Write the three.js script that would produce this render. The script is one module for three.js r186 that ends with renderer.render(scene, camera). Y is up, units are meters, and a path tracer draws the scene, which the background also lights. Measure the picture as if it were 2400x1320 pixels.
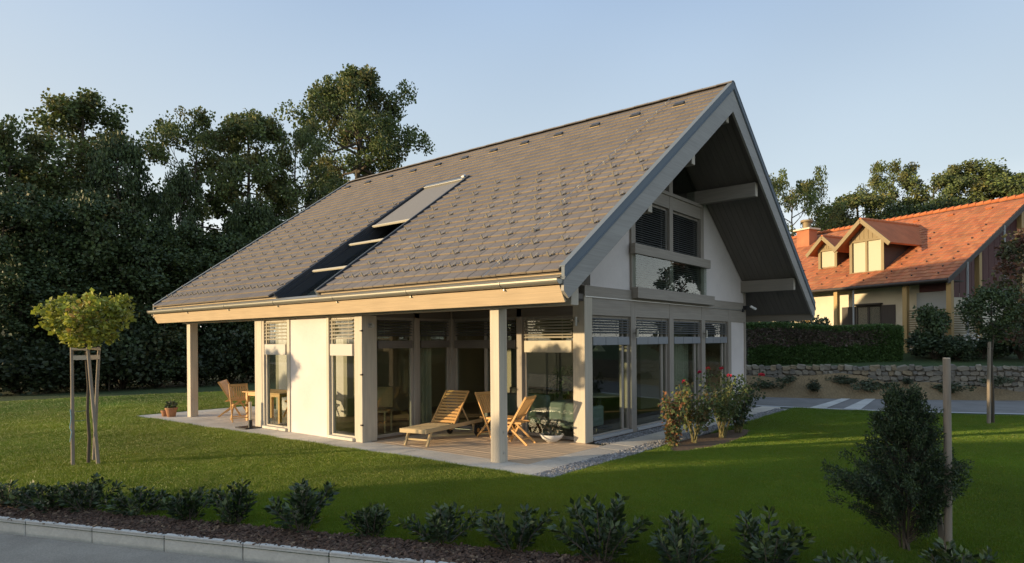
import * as THREE from 'three';
import { RoundedBoxGeometry } from 'three/addons/geometries/RoundedBoxGeometry.js';
import { mergeGeometries } from 'three/addons/utils/BufferGeometryUtils.js';

// ---------------------------------------------------------------- camera, sky, sun, exposure
const scene = new THREE.Scene();
const W = 2400, H = 1320, F = 1498.85, CX = 1285.74, CY = 798.48, YAW = 0.6552, ROLL = -0.007;
const camera = new THREE.PerspectiveCamera(2 * Math.atan(H / 2 / F) * 180 / Math.PI, W / H, 0.1, 4000);
camera.position.set(7.0, 2.0, 7.78);
camera.rotation.set(0, YAW, ROLL, 'YXZ');
camera.setViewOffset(W, H, W / 2 - CX, H / 2 - CY, W, H);
camera.updateProjectionMatrix();
const renderer = new THREE.WebGLRenderer({ antialias: true });
renderer.setSize(1024, 563);
renderer.toneMapping = THREE.LinearToneMapping;
renderer.toneMappingExposure = 1.3;
renderer.shadowMap.enabled = true;

const SUN = new THREE.Vector3(-0.775, 0.15, 1).normalize();      // towards the sun
{
  const w = 1024, h = 512, d = new Float32Array(w * h * 4);
  const mix = (a, b, t) => a.map((v, i) => v + (b[i] - v) * t);
  const low = [1.3, 1.24, 1.12], hor = [0.48, 0.57, 0.635], mid = [0.29, 0.4, 0.565], zen = [0.32, 0.42, 0.56];  // hidden horizon and zenith lifted to add fill light on shaded surfaces
  for (let j = 0; j < h; j++) for (let i = 0; i < w; i++) {
    const el = ((j + 0.5) / h - 0.5) * Math.PI, az = ((i + 0.5) / w - 0.5) * 2 * Math.PI;
    const v = [Math.cos(el) * Math.cos(az), Math.sin(el), Math.cos(el) * Math.sin(az)];
    const e = Math.max(0, el) * 180 / Math.PI;
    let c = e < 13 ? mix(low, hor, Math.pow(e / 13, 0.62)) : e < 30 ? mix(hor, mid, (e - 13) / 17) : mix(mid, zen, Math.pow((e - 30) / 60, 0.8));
    const ca = v[0] * SUN.x + v[1] * SUN.y + v[2] * SUN.z, g = Math.pow(Math.max(0, (ca + 1) / 2), 5);
    const glow = Math.exp(-e / 16) * g, glow2 = Math.pow(Math.max(0, ca), 14);
    c = [c[0] + 0.75 * glow + 1.2 * glow2, c[1] + 0.5 * glow + 0.85 * glow2, c[2] + 0.2 * glow + 0.4 * glow2];
    const hz = 1 + 0.012 * (Math.sin(az * 5 + 3 * Math.sin(e * 0.16 + az * 2)) + Math.sin(az * 11 - e * 0.35 + 2 * Math.sin(az * 3))); c = c.map((q) => q * hz);
    if (el < 0) c = mix(c, [0.09, 0.10, 0.07], Math.min(1, -el * 20));
    const o = (j * w + i) * 4; d[o] = c[0]; d[o + 1] = c[1]; d[o + 2] = c[2]; d[o + 3] = 1;
  }
  const t = new THREE.DataTexture(d, w, h, THREE.RGBAFormat, THREE.FloatType);
  t.mapping = THREE.EquirectangularReflectionMapping; t.magFilter = THREE.LinearFilter; t.minFilter = THREE.LinearFilter; t.needsUpdate = true;
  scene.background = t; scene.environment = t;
}
const sun = new THREE.DirectionalLight(new THREE.Color().setRGB(1, 0.74, 0.42), 4.75);
sun.name = 'sun'; sun.position.copy(SUN).multiplyScalar(120); sun.castShadow = true; sun.shadow.radius = 1.2;
Object.assign(sun.shadow.camera, { left: -60, right: 60, top: 40, bottom: -40, near: 1, far: 300 });
sun.shadow.mapSize.set(4096, 4096);
scene.add(sun, sun.target);

// ---------------------------------------------------------------- helpers
function rngOf(s) { return () => { s |= 0; s = s + 0x6D2B79F5 | 0; let t = Math.imul(s ^ s >>> 15, 1 | s); t = t + Math.imul(t ^ t >>> 7, 61 | t) ^ t; return ((t ^ t >>> 14) >>> 0) / 4294967296; }; }
const R0 = rngOf(7);
const V = (x, y, z) => new THREE.Vector3(x, y, z);
const C = (r, g, b) => new THREE.Color().setRGB(r, g, b);
const used = new Map();
function numbered(n) { const k = used.get(n) || 0; used.set(n, k + 1); return k ? n + '_' + String(k).padStart(3, '0') : n; }
function tag(o, label, category, group, kind) { if (label) o.userData.label = label; if (category) o.userData.category = category; if (group) o.userData.group = group; if (kind) o.userData.kind = kind; return o; }
function thing(name, label, category, pos = [0, 0, 0], turn = 0, group) {
  const o = new THREE.Group(); o.name = numbered(name); o.position.set(...pos); o.rotation.y = turn; scene.add(o);
  return tag(o, label, category, group);
}
function obj(name, geos, mat, parent = scene) {
  const g = Array.isArray(geos) ? (geos.length > 1 ? mergeGeometries(geos.map((q) => q.index ? q.toNonIndexed() : q)) : geos[0]) : geos;
  const m = new THREE.Mesh(g, mat); m.name = parent === scene ? numbered(name) : name; parent.add(m); return m;
}
function copyOf(root, pos, turn, label, category, group, name) {
  const r = root.clone(); r.userData = { ...root.userData }; r.name = numbered(name || root.name.replace(/_\d+$/, '')); r.position.set(...pos); r.rotation.y = turn; scene.add(r);
  return tag(r, label, category, group);
}
// a point on the ground under a place in the view, and a point at a given distance
const cs = Math.cos(YAW), sn = Math.sin(YAW);
function ray(px, py) { const a = (px - CX) / F, b = (py - CY) / F; return [a * Math.cos(ROLL) + b * Math.sin(ROLL), -a * Math.sin(ROLL) + b * Math.cos(ROLL)]; }
function G(px, py, y = 0) { const [x, yy] = ray(px, py), D = (2 - y) / yy, X = x * D; return V(7.0 + X * cs - D * sn, y, 7.78 - X * sn - D * cs); }
function A(px, py, D) { const [x, yy] = ray(px, py), X = x * D; return V(7.0 + X * cs - D * sn, 2 - yy * D, 7.78 - X * sn - D * cs); }
// boxes: uv in metres, grain (u) along the longest side
function uvBox(g, dims) {
  const p = g.attributes.position, n = g.attributes.normal, uv = new Float32Array(p.count * 2), L = dims.indexOf(Math.max(...dims)), ou = R0() * 7, ov = R0() * 7;
  for (let i = 0; i < p.count; i++) {
    const a = [Math.abs(n.getX(i)), Math.abs(n.getY(i)), Math.abs(n.getZ(i))], q = [p.getX(i), p.getY(i), p.getZ(i)], k = a.indexOf(Math.max(...a));
    let r = [0, 1, 2].filter((e) => e !== k); if (r[1] === L) r = [r[1], r[0]];
    uv[2 * i] = q[r[0]] + ou; uv[2 * i + 1] = q[r[1]] + ov;
  }
  g.setAttribute('uv', new THREE.BufferAttribute(uv, 2)); return g;
}
function box(w, h, d, x = 0, y = 0, z = 0, r = 0.006) {
  let g = r > 0 ? new RoundedBoxGeometry(w, h, d, 1, Math.min(r, w / 3, h / 3, d / 3)) : new THREE.BoxGeometry(w, h, d);
  if (g.index) g = g.toNonIndexed(); g.clearGroups(); if (r > 0) { g.deleteAttribute('normal'); g.computeVertexNormals(); }
  uvBox(g, [w, h, d]); return g.translate(x, y, z);
}
const span = (x0, x1, y0, y1, z0, z1, r) => box(Math.abs(x1 - x0), Math.abs(y1 - y0), Math.abs(z1 - z0), (x0 + x1) / 2, (y0 + y1) / 2, (z0 + z1) / 2, r);
// a bar of rectangular section between two points
function bar(a, b, w, h, r = 0.004, up = V(0, 1, 0)) {
  const d = b.clone().sub(a), L = d.length(), g = box(w, h, L, 0, 0, 0, r), m = new THREE.Matrix4().lookAt(b, a, Math.abs(d.y) / L > 0.98 ? V(0, 0, 1) : up);
  return g.applyMatrix4(m).translate((a.x + b.x) / 2, (a.y + b.y) / 2, (a.z + b.z) / 2);
}
// a tapered tube through points
function tube(pts, r0, r1, sides = 6, wob = 0, rnd = R0) {
  const P = [], N = [], U = [], n = pts.length; let prev = null, len = 0;
  const rings = pts.map((p, i) => {
    const t = (pts[Math.min(n - 1, i + 1)].clone().sub(pts[Math.max(0, i - 1)])).normalize();
    let u = prev ? prev.clone().addScaledVector(t, -prev.dot(t)) : (Math.abs(t.y) < 0.9 ? V(0, 1, 0) : V(1, 0, 0)).cross(t);
    u.normalize(); prev = u; const v = t.clone().cross(u), r = (r0 + (r1 - r0) * i / (n - 1)) * (1 + wob * (rnd() - 0.5));
    if (i) len += p.distanceTo(pts[i - 1]);
    return Array.from({ length: sides + 1 }, (_, k) => { const a = k / sides * 2 * Math.PI, o = u.clone().multiplyScalar(Math.cos(a)).addScaledVector(v, Math.sin(a)); return [p.clone().addScaledVector(o, r), o, len, k / sides * 2 * Math.PI * r0]; });
  });
  for (let i = 0; i + 1 < n; i++) for (let k = 0; k < sides; k++) for (const [a, b] of [[0, 0], [0, 1], [1, 1], [0, 0], [1, 1], [1, 0]]) {
    const q = rings[i + a][k + b]; P.push(q[0].x, q[0].y, q[0].z); N.push(q[1].x, q[1].y, q[1].z); U.push(q[2], q[3]);
  }
  for (const [e, s] of [[0, -1], [n - 1, 1]]) for (let k = 0; k < sides; k++) {
    const t = pts[Math.min(n - 1, e + 1)].clone().sub(pts[Math.max(0, e - 1)]).normalize().multiplyScalar(s);
    const tri = s > 0 ? [pts[e], rings[e][k][0], rings[e][k + 1][0]] : [pts[e], rings[e][k + 1][0], rings[e][k][0]];
    for (const q of tri) { P.push(q.x, q.y, q.z); N.push(t.x, t.y, t.z); U.push(q.x, q.z); }
  }
  const g = new THREE.BufferGeometry();
  g.setAttribute('position', new THREE.Float32BufferAttribute(P, 3)); g.setAttribute('normal', new THREE.Float32BufferAttribute(N, 3)); g.setAttribute('uv', new THREE.Float32BufferAttribute(U, 2));
  return g;
}
const cyl = (a, b, r, sides = 12) => tube([a, b], r, r, sides);
function lathe(pts, seg = 24) { const g = new THREE.LatheGeometry(pts.map((p) => new THREE.Vector2(...p)), seg); return g.toNonIndexed(); }
// a flat sheet from a polygon in x, z; uv in metres
function sheet(pts, y) {
  const s = new THREE.Shape(pts.map(([x, z]) => new THREE.Vector2(x, -z))), g = new THREE.ShapeGeometry(s).rotateX(-Math.PI / 2).toNonIndexed(); g.translate(0, y, 0);
  const p = g.attributes.position; for (let i = 0; i < p.count; i++) g.attributes.uv.setXY(i, p.getX(i), p.getZ(i)); return g;
}
// a prism: polygon in (a, b), extruded along the third axis between c0 and c1; axis 'x': polygon (z, y)
function prismX(poly, x0, x1) {
  const s = new THREE.Shape(poly.map(([z, y]) => new THREE.Vector2(-z, y))), g = new THREE.ExtrudeGeometry(s, { depth: x1 - x0, bevelEnabled: false }); g.clearGroups();
  g.rotateY(Math.PI / 2).translate(x0, 0, 0);
  return uvBox(g, [0, 0, 0.1]);
}

// ---------------------------------------------------------------- noise and textures
const PERM = new Uint16Array(1024); { const r = rngOf(99), a = [...Array(512).keys()]; for (let i = 511; i > 0; i--) { const j = r() * (i + 1) | 0;[a[i], a[j]] = [a[j], a[i]]; } for (let i = 0; i < 1024; i++) PERM[i] = a[i & 511]; }
function vn(x, y, px, py) {
  const xi = Math.floor(x), yi = Math.floor(y), fx = x - xi, fy = y - yi, s = (t) => t * t * (3 - 2 * t), m = (a, n) => ((a % n) + n) % n;
  const h = (i, j) => PERM[(PERM[m(i, px) & 511] + m(j, py)) & 1023] / 511;
  const u = s(fx), v = s(fy), a = h(xi, yi), b = h(xi + 1, yi), c = h(xi, yi + 1), d = h(xi + 1, yi + 1);
  return a + (b - a) * u + (c - a) * v + (a - b - c + d) * u * v;
}
function fbm(u, v, px, py, oct = 4) { let s = 0, a = 0.5, t = 0; for (let o = 0; o < oct; o++) { s += a * vn(u * px, v * py, px, py); t += a; a *= 0.5; px *= 2; py *= 2; } return s / t; }
const toS = (c) => Math.max(0, Math.min(255, Math.round(255 * (c <= 0.0031308 ? 12.92 * c : 1.055 * Math.pow(c, 1 / 2.4) - 0.055))));
function tex(n, fn, metres, data = false) {
  const d = new Uint8Array(n * n * 4);
  for (let j = 0; j < n; j++) for (let i = 0; i < n; i++) { const c = fn(i / n, j / n), o = (j * n + i) * 4; for (let k = 0; k < 3; k++) { const q = Array.isArray(c) ? c[k] : c; d[o + k] = data ? Math.max(0, Math.min(255, q * 255)) : toS(q); } d[o + 3] = 255; }
  const t = new THREE.DataTexture(d, n, n); t.wrapS = t.wrapT = THREE.RepeatWrapping; t.magFilter = THREE.LinearFilter; t.minFilter = THREE.LinearMipmapLinearFilter; t.generateMipmaps = true;
  t.repeat.set(1 / metres, 1 / metres); if (!data) t.colorSpace = THREE.SRGBColorSpace; t.needsUpdate = true; return t;
}
const grainF = (u, v) => { const w = fbm(u, v, 3, 6, 3), g = fbm(u, v + 0.02 * w, 3, 96, 2), b = fbm(u, v, 2, 10, 3); return 0.62 + 0.22 * g + 0.26 * b * (0.7 + 0.3 * w); };
const T = {
  grain: tex(512, grainF, 1.6), grainB: tex(512, (u, v) => fbm(u, v, 4, 120, 2), 1.6, true),
  plaster: tex(512, (u, v) => 0.82 + 0.18 * fbm(u, v, 5, 5, 4) + 0.06 * (fbm(u, v, 90, 90, 2) - 0.5), 2.4), plasterB: tex(512, (u, v) => fbm(u, v, 110, 110, 3), 1.2, true),
  stone: tex(512, (u, v) => 0.56 + 0.42 * fbm(u, v, 4, 4, 5) + 0.16 * (fbm(u, v, 70, 70, 2) - 0.4), 1.7),
  grit: tex(1024, (u, v) => { const a = fbm(u, v, 200, 200, 2), b = fbm(u, v, 5, 5, 4); return 0.36 + 0.34 * a + 0.42 * b; }, 2.2), gritB: tex(512, (u, v) => fbm(u, v, 120, 120, 2), 1.1, true),
  turf: tex(1024, (u, v) => { const a = fbm(u, v, 6, 6, 4), b = fbm(u, v, 120, 120, 2), c = 0.55 + 0.35 * a + 0.25 * (b - 0.5); return [c * (0.86 + 0.3 * (a - 0.4)), c, c * 0.9]; }, 9),
  turfB: tex(1024, (u, v) => 0.7 * fbm(u, v, 90, 90, 2) + 0.3 * fbm(u, v, 9, 9, 2), 2.5, true),
  soil: tex(512, (u, v) => { const a = fbm(u, v, 40, 40, 3), b = fbm(u, v, 6, 6, 3); return 0.4 + 0.45 * a + 0.15 * b; }, 1.2),
  bark: tex(512, (u, v) => { const a = fbm(u, v, 4, 40, 3), b = fbm(u, v, 5, 5, 3); return 0.4 + 0.4 * a + 0.2 * b; }, 1.0),
};
const S = (c, o = {}) => new THREE.MeshStandardMaterial({ color: c, roughness: 0.75, metalness: 0, ...o });
const wood = (r, g, b, o = {}) => S(C(r / 0.8, g / 0.8, b / 0.8), { map: T.grain, bumpMap: T.grainB, bumpScale: 0.0012, roughness: 0.62, ...o });
const M = {
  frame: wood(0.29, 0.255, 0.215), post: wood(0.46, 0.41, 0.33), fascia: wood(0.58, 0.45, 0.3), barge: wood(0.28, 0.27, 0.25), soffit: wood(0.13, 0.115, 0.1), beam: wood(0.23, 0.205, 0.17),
  warmwood: wood(0.45, 0.33, 0.17), plaster: S(C(0.74, 0.68, 0.65), { map: T.plaster, bumpMap: T.plasterB, bumpScale: 0.002, roughness: 0.92 }),
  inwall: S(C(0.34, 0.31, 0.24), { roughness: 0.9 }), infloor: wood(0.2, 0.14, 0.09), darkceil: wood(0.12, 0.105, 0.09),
  bluemetal: S(C(0.15, 0.18, 0.21), { metalness: 0.1, roughness: 0.75 }), gutter: S(C(0.33, 0.32, 0.28), { metalness: 0.55, roughness: 0.42 }), navy: S(C(0.035, 0.04, 0.05), { roughness: 0.5, metalness: 0.3 }),
  steel: S(C(0.5, 0.5, 0.48), { metalness: 0.8, roughness: 0.38 }), guard: S(C(0.26, 0.24, 0.2), { roughness: 0.6, metalness: 0.2 }), black: S(C(0.015, 0.015, 0.017), { roughness: 0.45 }),
  slat: S(C(0.2, 0.205, 0.2), { metalness: 0.35, roughness: 0.45 }), boxm: S(C(0.24, 0.26, 0.29), { metalness: 0.3, roughness: 0.45 }), cream: S(C(0.5, 0.46, 0.36), { roughness: 0.6 }),
  blindbox: S(C(0.5, 0.48, 0.44), { roughness: 0.6 }), white: S(C(0.78, 0.78, 0.76), { roughness: 0.5 }), sill: S(C(0.45, 0.46, 0.47), { roughness: 0.5, metalness: 0.2 }), shade: S(C(0.19, 0.185, 0.18), { roughness: 0.8 }),
  glass: new THREE.MeshPhysicalMaterial({ color: C(0.8, 0.85, 0.82), transmission: 1, thickness: 0, roughness: 0.0, ior: 1.52 }),
  teak: wood(0.6, 0.34, 0.12, { roughness: 0.55 }), oldteak: wood(0.46, 0.35, 0.19, { roughness: 0.7 }), terracotta: S(C(0.42, 0.2, 0.1), { roughness: 0.85, map: T.stone }),
  paving: S(C(0.74, 0.69, 0.6), { map: T.stone, bumpMap: T.gritB, bumpScale: 0.001, roughness: 0.85 }), paving2: S(C(0.68, 0.63, 0.55), { map: T.stone, bumpMap: T.gritB, bumpScale: 0.001, roughness: 0.85 }), deck: wood(0.62, 0.47, 0.32), deck2: wood(0.56, 0.43, 0.3),
  kerb: S(C(0.62, 0.61, 0.57), { map: T.stone, bumpMap: T.gritB, bumpScale: 0.0015, roughness: 0.9 }), asphalt: S(C(0.35, 0.315, 0.26), { map: T.grit, bumpMap: T.gritB, bumpScale: 0.004, roughness: 0.95 }), road: S(C(0.24, 0.23, 0.22), { map: T.grit, roughness: 0.9 }),
  turf: S(C(0.045, 0.08, 0.014), { map: T.turf, bumpMap: T.turfB, bumpScale: 0.035, roughness: 1 }), soil: S(C(0.085, 0.055, 0.04), { map: T.soil, bumpMap: T.soil, bumpScale: 0.02, roughness: 1 }), bed: S(C(0.2, 0.13, 0.08), { map: T.soil, bumpMap: T.soil, bumpScale: 0.02, roughness: 1 }), bark: S(C(0.12, 0.1, 0.075), { map: T.bark, bumpMap: T.bark, bumpScale: 0.01, roughness: 1 }),
  stake: S(C(0.34, 0.29, 0.23), { map: T.bark, bumpMap: T.bark, bumpScale: 0.003, roughness: 0.9 }), palewood: wood(0.5, 0.42, 0.31),
};
// ---------------------------------------------------------------- the ground
const K0 = [-2.5, 5.8], KD = [0.935, -0.3547], KN = [0.3547, 0.935];          // kerb line, its direction, towards the road
const onK = (t, o) => [K0[0] + KD[0] * t + KN[0] * o, K0[1] + KD[1] * t + KN[1] * o];
const wallLine = (t) => [-1.3 + 0.925 * t, -15.05 - 0.38 * t];                // foot of the retaining wall
{
  const lawn = sheet([onK(-700, 0.02), onK(700, 0.02), [900, -1300], [-1300, -1300], [-1300, 400]], -0.035);
  tag(obj('lawn', lawn, M.turf), 'mown green lawn around the timber-framed house', 'lawn', null, 'structure');
  tag(obj('asphalt_road', sheet([onK(-60, 0.1), onK(-60, 7), onK(60, 7), onK(60, 0.1)], -0.13), M.asphalt), 'grey asphalt road at the lower left corner', 'road', null, 'structure');
  tag(obj('far_verge', sheet([onK(-700, 6.98), onK(-700, 700), onK(700, 700), onK(700, 6.98)], -0.1), M.turf), 'grass on the near side of the asphalt road', 'verge', null, 'structure');
  const kerb = thing('kerb', 'pale concrete kerb between road and bark mulch', 'kerb', [0, 0, 0]); kerb.userData.kind = 'structure';
  const prof = new THREE.Shape([[0, -0.25], [0.17, -0.25], [0.17, -0.06], [0.14, -0.025], [0.03, 0.005], [0, 0]].map((p) => new THREE.Vector2(...p)));
  const kg = new THREE.ExtrudeGeometry(prof, { depth: 0.975, bevelEnabled: true, bevelSize: 0.006, bevelThickness: 0.006, bevelSegments: 1 }); kg.clearGroups(); uvBox(kg, [0, 0, 1]);
  const kang = Math.atan2(KD[0], KD[1]);
  for (let i = -8; i < 8; i++) { const [x, z] = onK(i + 0.42, 0); const s = obj('kerb_stone', kg, M.kerb, kerb); s.position.set(x, -0.005 + 0.006 * R0(), z); s.rotation.y = kang; s.rotation.z = 0; s.scale.x = 1; }
  tag(obj('mulch_bed', sheet([onK(-12, 0.01), onK(12, 0.01), onK(12, -0.52), onK(-12, -0.5)], -0.012), M.soil), 'dark brown bark mulch bed behind the kerb', 'mulch bed', null, 'structure');
  const chip = new THREE.BoxGeometry(0.045, 0.008, 0.018), N = 9000, im = new THREE.InstancedMesh(chip, S(C(0.8, 0.8, 0.8), { roughness: 0.95 }), N), m = new THREE.Matrix4(), e = new THREE.Euler(), q = new THREE.Quaternion(), r = rngOf(21);
  for (let i = 0; i < N; i++) {
    const t = -3 + 10 * r(), o = -0.02 - 0.5 * r() + (r() < 0.06 ? -0.05 : 0), [x, z] = onK(t, o), s = 0.5 + 1.1 * r();
    m.compose(V(x, -0.004 + 0.012 * r(), z), q.setFromEuler(e.set((r() - 0.5) * 0.9, r() * 6.3, (r() - 0.5) * 0.9)), V(s, s, s)); im.setMatrixAt(i, m);
    const k = 0.5 + r(); im.setColorAt(i, r() < 0.1 ? C(0.24 * k, 0.17 * k, 0.11 * k) : C(0.11 * k, 0.066 * k, 0.045 * k));
  }
  im.name = 'bark_mulch'; scene.add(tag(im, 'loose brown bark chips lying behind the kerb', 'bark mulch', null, 'stuff'));
}
{ // terrace: paving slabs and deck boards
  const t = thing('terrace', 'pale paved terrace with wooden deck under the eaves', 'terrace'); t.userData.kind = 'structure';
  obj('bedding', [span(-12.85, 0.965, -0.3, -0.03, -2.46, 0.4, 0), span(0.42, 0.965, -0.3, -0.03, -11.2, -2.47, 0)], M.paving2, t);
  const r = rngOf(5), mats = [M.paving, M.paving2];
  const put = (x0, x1, z0, z1, name, m) => obj(name, span(x0 + 0.003, x1 - 0.003, -0.035, 0.0 + 0.003 * r(), z0 + 0.003, z1 - 0.003, 0.005), m, t);
  for (let x = -12.85; x < 0.9; x += 0.768) { put(x, Math.min(0.965, x + 0.768), -0.2, 0.405 + 0.03 * (0.97 - x - 0.4), 'paving_slab', mats[r() * 2 | 0]); }
  for (let z = -2.46; z < -0.25; z += 0.565) for (let x = -12.85; x < -7.8; x += 0.73) put(x, x + 0.73, z, z + 0.565, 'paving_slab', mats[r() * 2 | 0]);
  for (let z = -11.2; z < -0.3; z += 0.5) put(0.42, 0.965, z, Math.min(z + 0.5, -0.2), 'paving_slab', mats[r() * 2 | 0]);
  for (let z = -2.46, i = 0; z < -0.22; z += 0.1413, i++) for (const [a, b] of i % 2 ? [[-3.62, -1.3], [-1.3, 0.42]] : [[-3.62, -2.2], [-2.2, 0.42]]) put(a, b, z, z + 0.1413, 'deck_board', [M.deck, M.deck2][r() * 2 | 0]);
}
{ // gravel beside the gable
  const base = [sheet([[0.965, 0.405], [1.36, 0.405], [1.34, -10.9], [0.965, -10.9]], -0.02), sheet([[0, -2.7], [0.42, -2.7], [0.42, -11.2], [0, -11.2]], -0.03)];
  tag(obj('gravel_strip', base, S(C(0.16, 0.16, 0.16), { map: T.grit, roughness: 1 })), 'grey gravel strips along the gable paving', 'gravel bed', null, 'structure');
  const N = 15000, g = new THREE.IcosahedronGeometry(0.02, 0), im = new THREE.InstancedMesh(g, S(C(1, 1, 1), { roughness: 0.8 }), N), m = new THREE.Matrix4(), e = new THREE.Euler(), q = new THREE.Quaternion(), r = rngOf(31);
  for (let i = 0; i < N; i++) {
    const outer = r() < 0.6, z = outer ? 0.39 - 11.2 * Math.pow(r(), 1.25) : -2.72 - 8.3 * r(), x = outer ? 0.985 + 0.355 * r() + 0.02 * Math.sin(z * 3) : 0.02 + 0.39 * r(), s = 0.45 + 0.75 * r();
    m.compose(V(x, (outer ? -0.014 : -0.024) + 0.016 * r(), z), q.setFromEuler(e.set(r() * 6, r() * 6, r() * 6)), V(s * 1.25, s * 0.8, s)); im.setMatrixAt(i, m);
    const k = 0.14 + 0.34 * r() * r() + 0.06 * r(); im.setColorAt(i, C(k * 1.0, k, k * 1.02));
  }
  im.name = 'gravel'; scene.add(tag(im, 'grey pebbles beside the paving along the gable', 'gravel', null, 'stuff'));
  const bed = []; for (let i = 0; i < 22; i++) { const a = i / 22 * 2 * Math.PI; bed.push([1.78 + (0.42 + 0.06 * Math.sin(3 * a)) * Math.cos(a), -4.45 + 1.75 * Math.sin(a)]); }
  tag(obj('flower_bed', sheet(bed, -0.008), M.bed), 'bare brown soil under the rose bushes', 'flower bed', null, 'structure');
}
{ // street on the right, retaining wall, higher garden
  const near = [[-9, -11.35], [0.16, -11.4], [1.72, -11.58], [3.84, -12.05], [6.66, -13.1], [16, -17.2]], far = [[22, -25], [12, -19.9], [6.6, -17.75], [1.9, -15.95], [-0.7, -14.45], [-9, -13.9]];
  tag(obj('street', sheet([...near, ...far], -0.03), M.road), 'grey asphalt street behind the house on the right', 'street', null, 'structure');
  tag(obj('near_street_edging', sheet([...near, ...near.slice().reverse().map(([x, z]) => [x + 0.03, z - 0.26])], -0.024), M.sill), 'pale stone edging between lawn and street', 'edging', null, 'structure');
  const fe = far.slice().reverse(); tag(obj('far_street_edging', sheet([...fe, ...fe.slice().reverse().map(([x, z]) => [x + 0.05, z + 0.16])], -0.024), M.sill), 'thin pale edging along the far side of the street', 'edging', null, 'structure');
  const quad = (...p) => sheet(p.map(([x, y]) => { const g = G(x, y, -0.02); return [g.x, g.z]; }), -0.018);
  tag(obj('cobble_strip', quad([1893, 957], [1936, 957], [2003, 931], [1983, 931]), M.kerb), 'left one of two pale cobble strips crossing the street', 'cobble strip', null, 'structure');
  tag(obj('cobble_strip', quad([1974, 959.5], [2016, 961], [2056, 932], [2036, 931.6]), M.kerb), 'right one of two pale cobble strips crossing the street', 'cobble strip', null, 'structure');
  const gp = []; for (let t = -8; t <= 40; t += 4) { const [x, z] = wallLine(t); gp.push([x - 0.1, z - 0.28]); }
  const pts = [], idx = [], uv = [], n = gp.length, back = [[0, 1.02], [2.5, 1.1], [6.5, 1.5], [40, 1.7], [500, 1.7]];
  for (const [x, z] of gp) for (const [b, y] of back) { pts.push(x - 0.38 * b, y, z - 0.925 * b); uv.push(x - 0.38 * b, z - 0.925 * b); }
  for (let i = 0; i + 1 < n; i++) for (let j = 0; j < 4; j++) { const a = i * 5 + j; idx.push(a, a + 5, a + 6, a, a + 6, a + 1); }
  const g = new THREE.BufferGeometry(); g.setAttribute('position', new THREE.Float32BufferAttribute(pts, 3)); g.setAttribute('uv', new THREE.Float32BufferAttribute(uv, 2)); g.setIndex(idx); g.computeVertexNormals();
  tag(obj('upper_garden', g, M.turf), 'higher lawn above the stone retaining wall', 'lawn', null, 'structure');
  const wall = thing('retaining_wall', 'low stone retaining wall along the street under the hedge', 'wall');
  const p0 = wallLine(-6), p1 = wallLine(38), L = 44, ang = Math.atan2(0.38, 0.925);
  const core = box(L, 1.3, 0.3, 0, 0.36, -0.16, 0).rotateY(ang).translate((p0[0] + p1[0]) / 2, 0, (p0[1] + p1[1]) / 2);
  obj('wall_core', core, S(C(0.16, 0.14, 0.11), { map: T.soil, bumpMap: T.soil, bumpScale: 0.03, roughness: 1 }), wall);
  const r = rngOf(41), vars = [0, 1, 2, 3].map(() => { const q = new THREE.IcosahedronGeometry(0.5, 1), p = q.attributes.position, h = new Map(); for (let i = 0; i < p.count; i++) { const k = [p.getX(i), p.getY(i), p.getZ(i)].map((v) => v.toFixed(3)).join(); if (!h.has(k)) h.set(k, 0.8 + 0.4 * r()); const s = h.get(k), c = (v) => Math.sign(v) * Math.pow(Math.abs(v) * 2, 0.55) / 2; p.setXYZ(i, c(p.getX(i)) * s, c(p.getY(i)) * s, c(p.getZ(i)) * s); } q.computeVertexNormals(); return q; });
  const sm = [[0.26, 0.23, 0.18], [0.31, 0.28, 0.22], [0.2, 0.185, 0.155], [0.28, 0.225, 0.145]].map((c) => S(C(...c), { roughness: 0.95, map: T.stone }));
  for (let row = 0; row < 6; row++) for (let t = -1.2 + 0.1 * row % 0.2; t < 11.4;) {
    const w = 0.13 + 0.28 * r() * r() + 0.05 * r(), hgt = 0.11 + 0.1 * r(), [x, z] = wallLine(t + w / 2), s = obj('stone', vars[r() * 4 | 0], sm[(r() * (t < 5 ? 4 : 3) | 0)], wall);
    s.position.set(x, 0.02 + row * 0.172 + 0.09 + (r() - 0.5) * 0.05, z - 0.03 * r()); s.rotation.set((r() - 0.5) * 0.3, ang + (r() - 0.5) * 0.2, (r() - 0.5) * 0.5); s.scale.set(w * 1.02, hgt * 1.12, 0.12 + 0.07 * r()); t += w;
  }
  const bp = [], bi = [], bu = [], nb = 90; const prof = [[0.8, -0.04], [0.52, 0.14], [0.3, 0.42], [0.1, 0.66]];
  for (let i = 0; i <= nb; i++) { const t = -5 + i * 0.26, [x, z] = wallLine(t), k = Math.max(0.15, 1.0 - Math.max(0, t - 3) * 0.12) * (0.75 + 0.5 * vn(t * 0.9, 3.3, 64, 64)); for (const [o, y] of prof) { const oo = o * (0.6 + 0.5 * k); bp.push(x + 0.38 * oo, y < 0 ? y : y * k + 0.05 * (vn(t * 3, o * 9, 64, 64) - 0.5), z + 0.925 * oo); bu.push(t, o); } }
  for (let i = 0; i < nb; i++) for (let j = 0; j < 3; j++) { const a = i * 4 + j; bi.push(a, a + 4, a + 5, a, a + 5, a + 1); }
  const bg = new THREE.BufferGeometry(); bg.setAttribute('position', new THREE.Float32BufferAttribute(bp, 3)); bg.setAttribute('uv', new THREE.Float32BufferAttribute(bu, 2)); bg.setIndex(bi); bg.computeVertexNormals();
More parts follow.
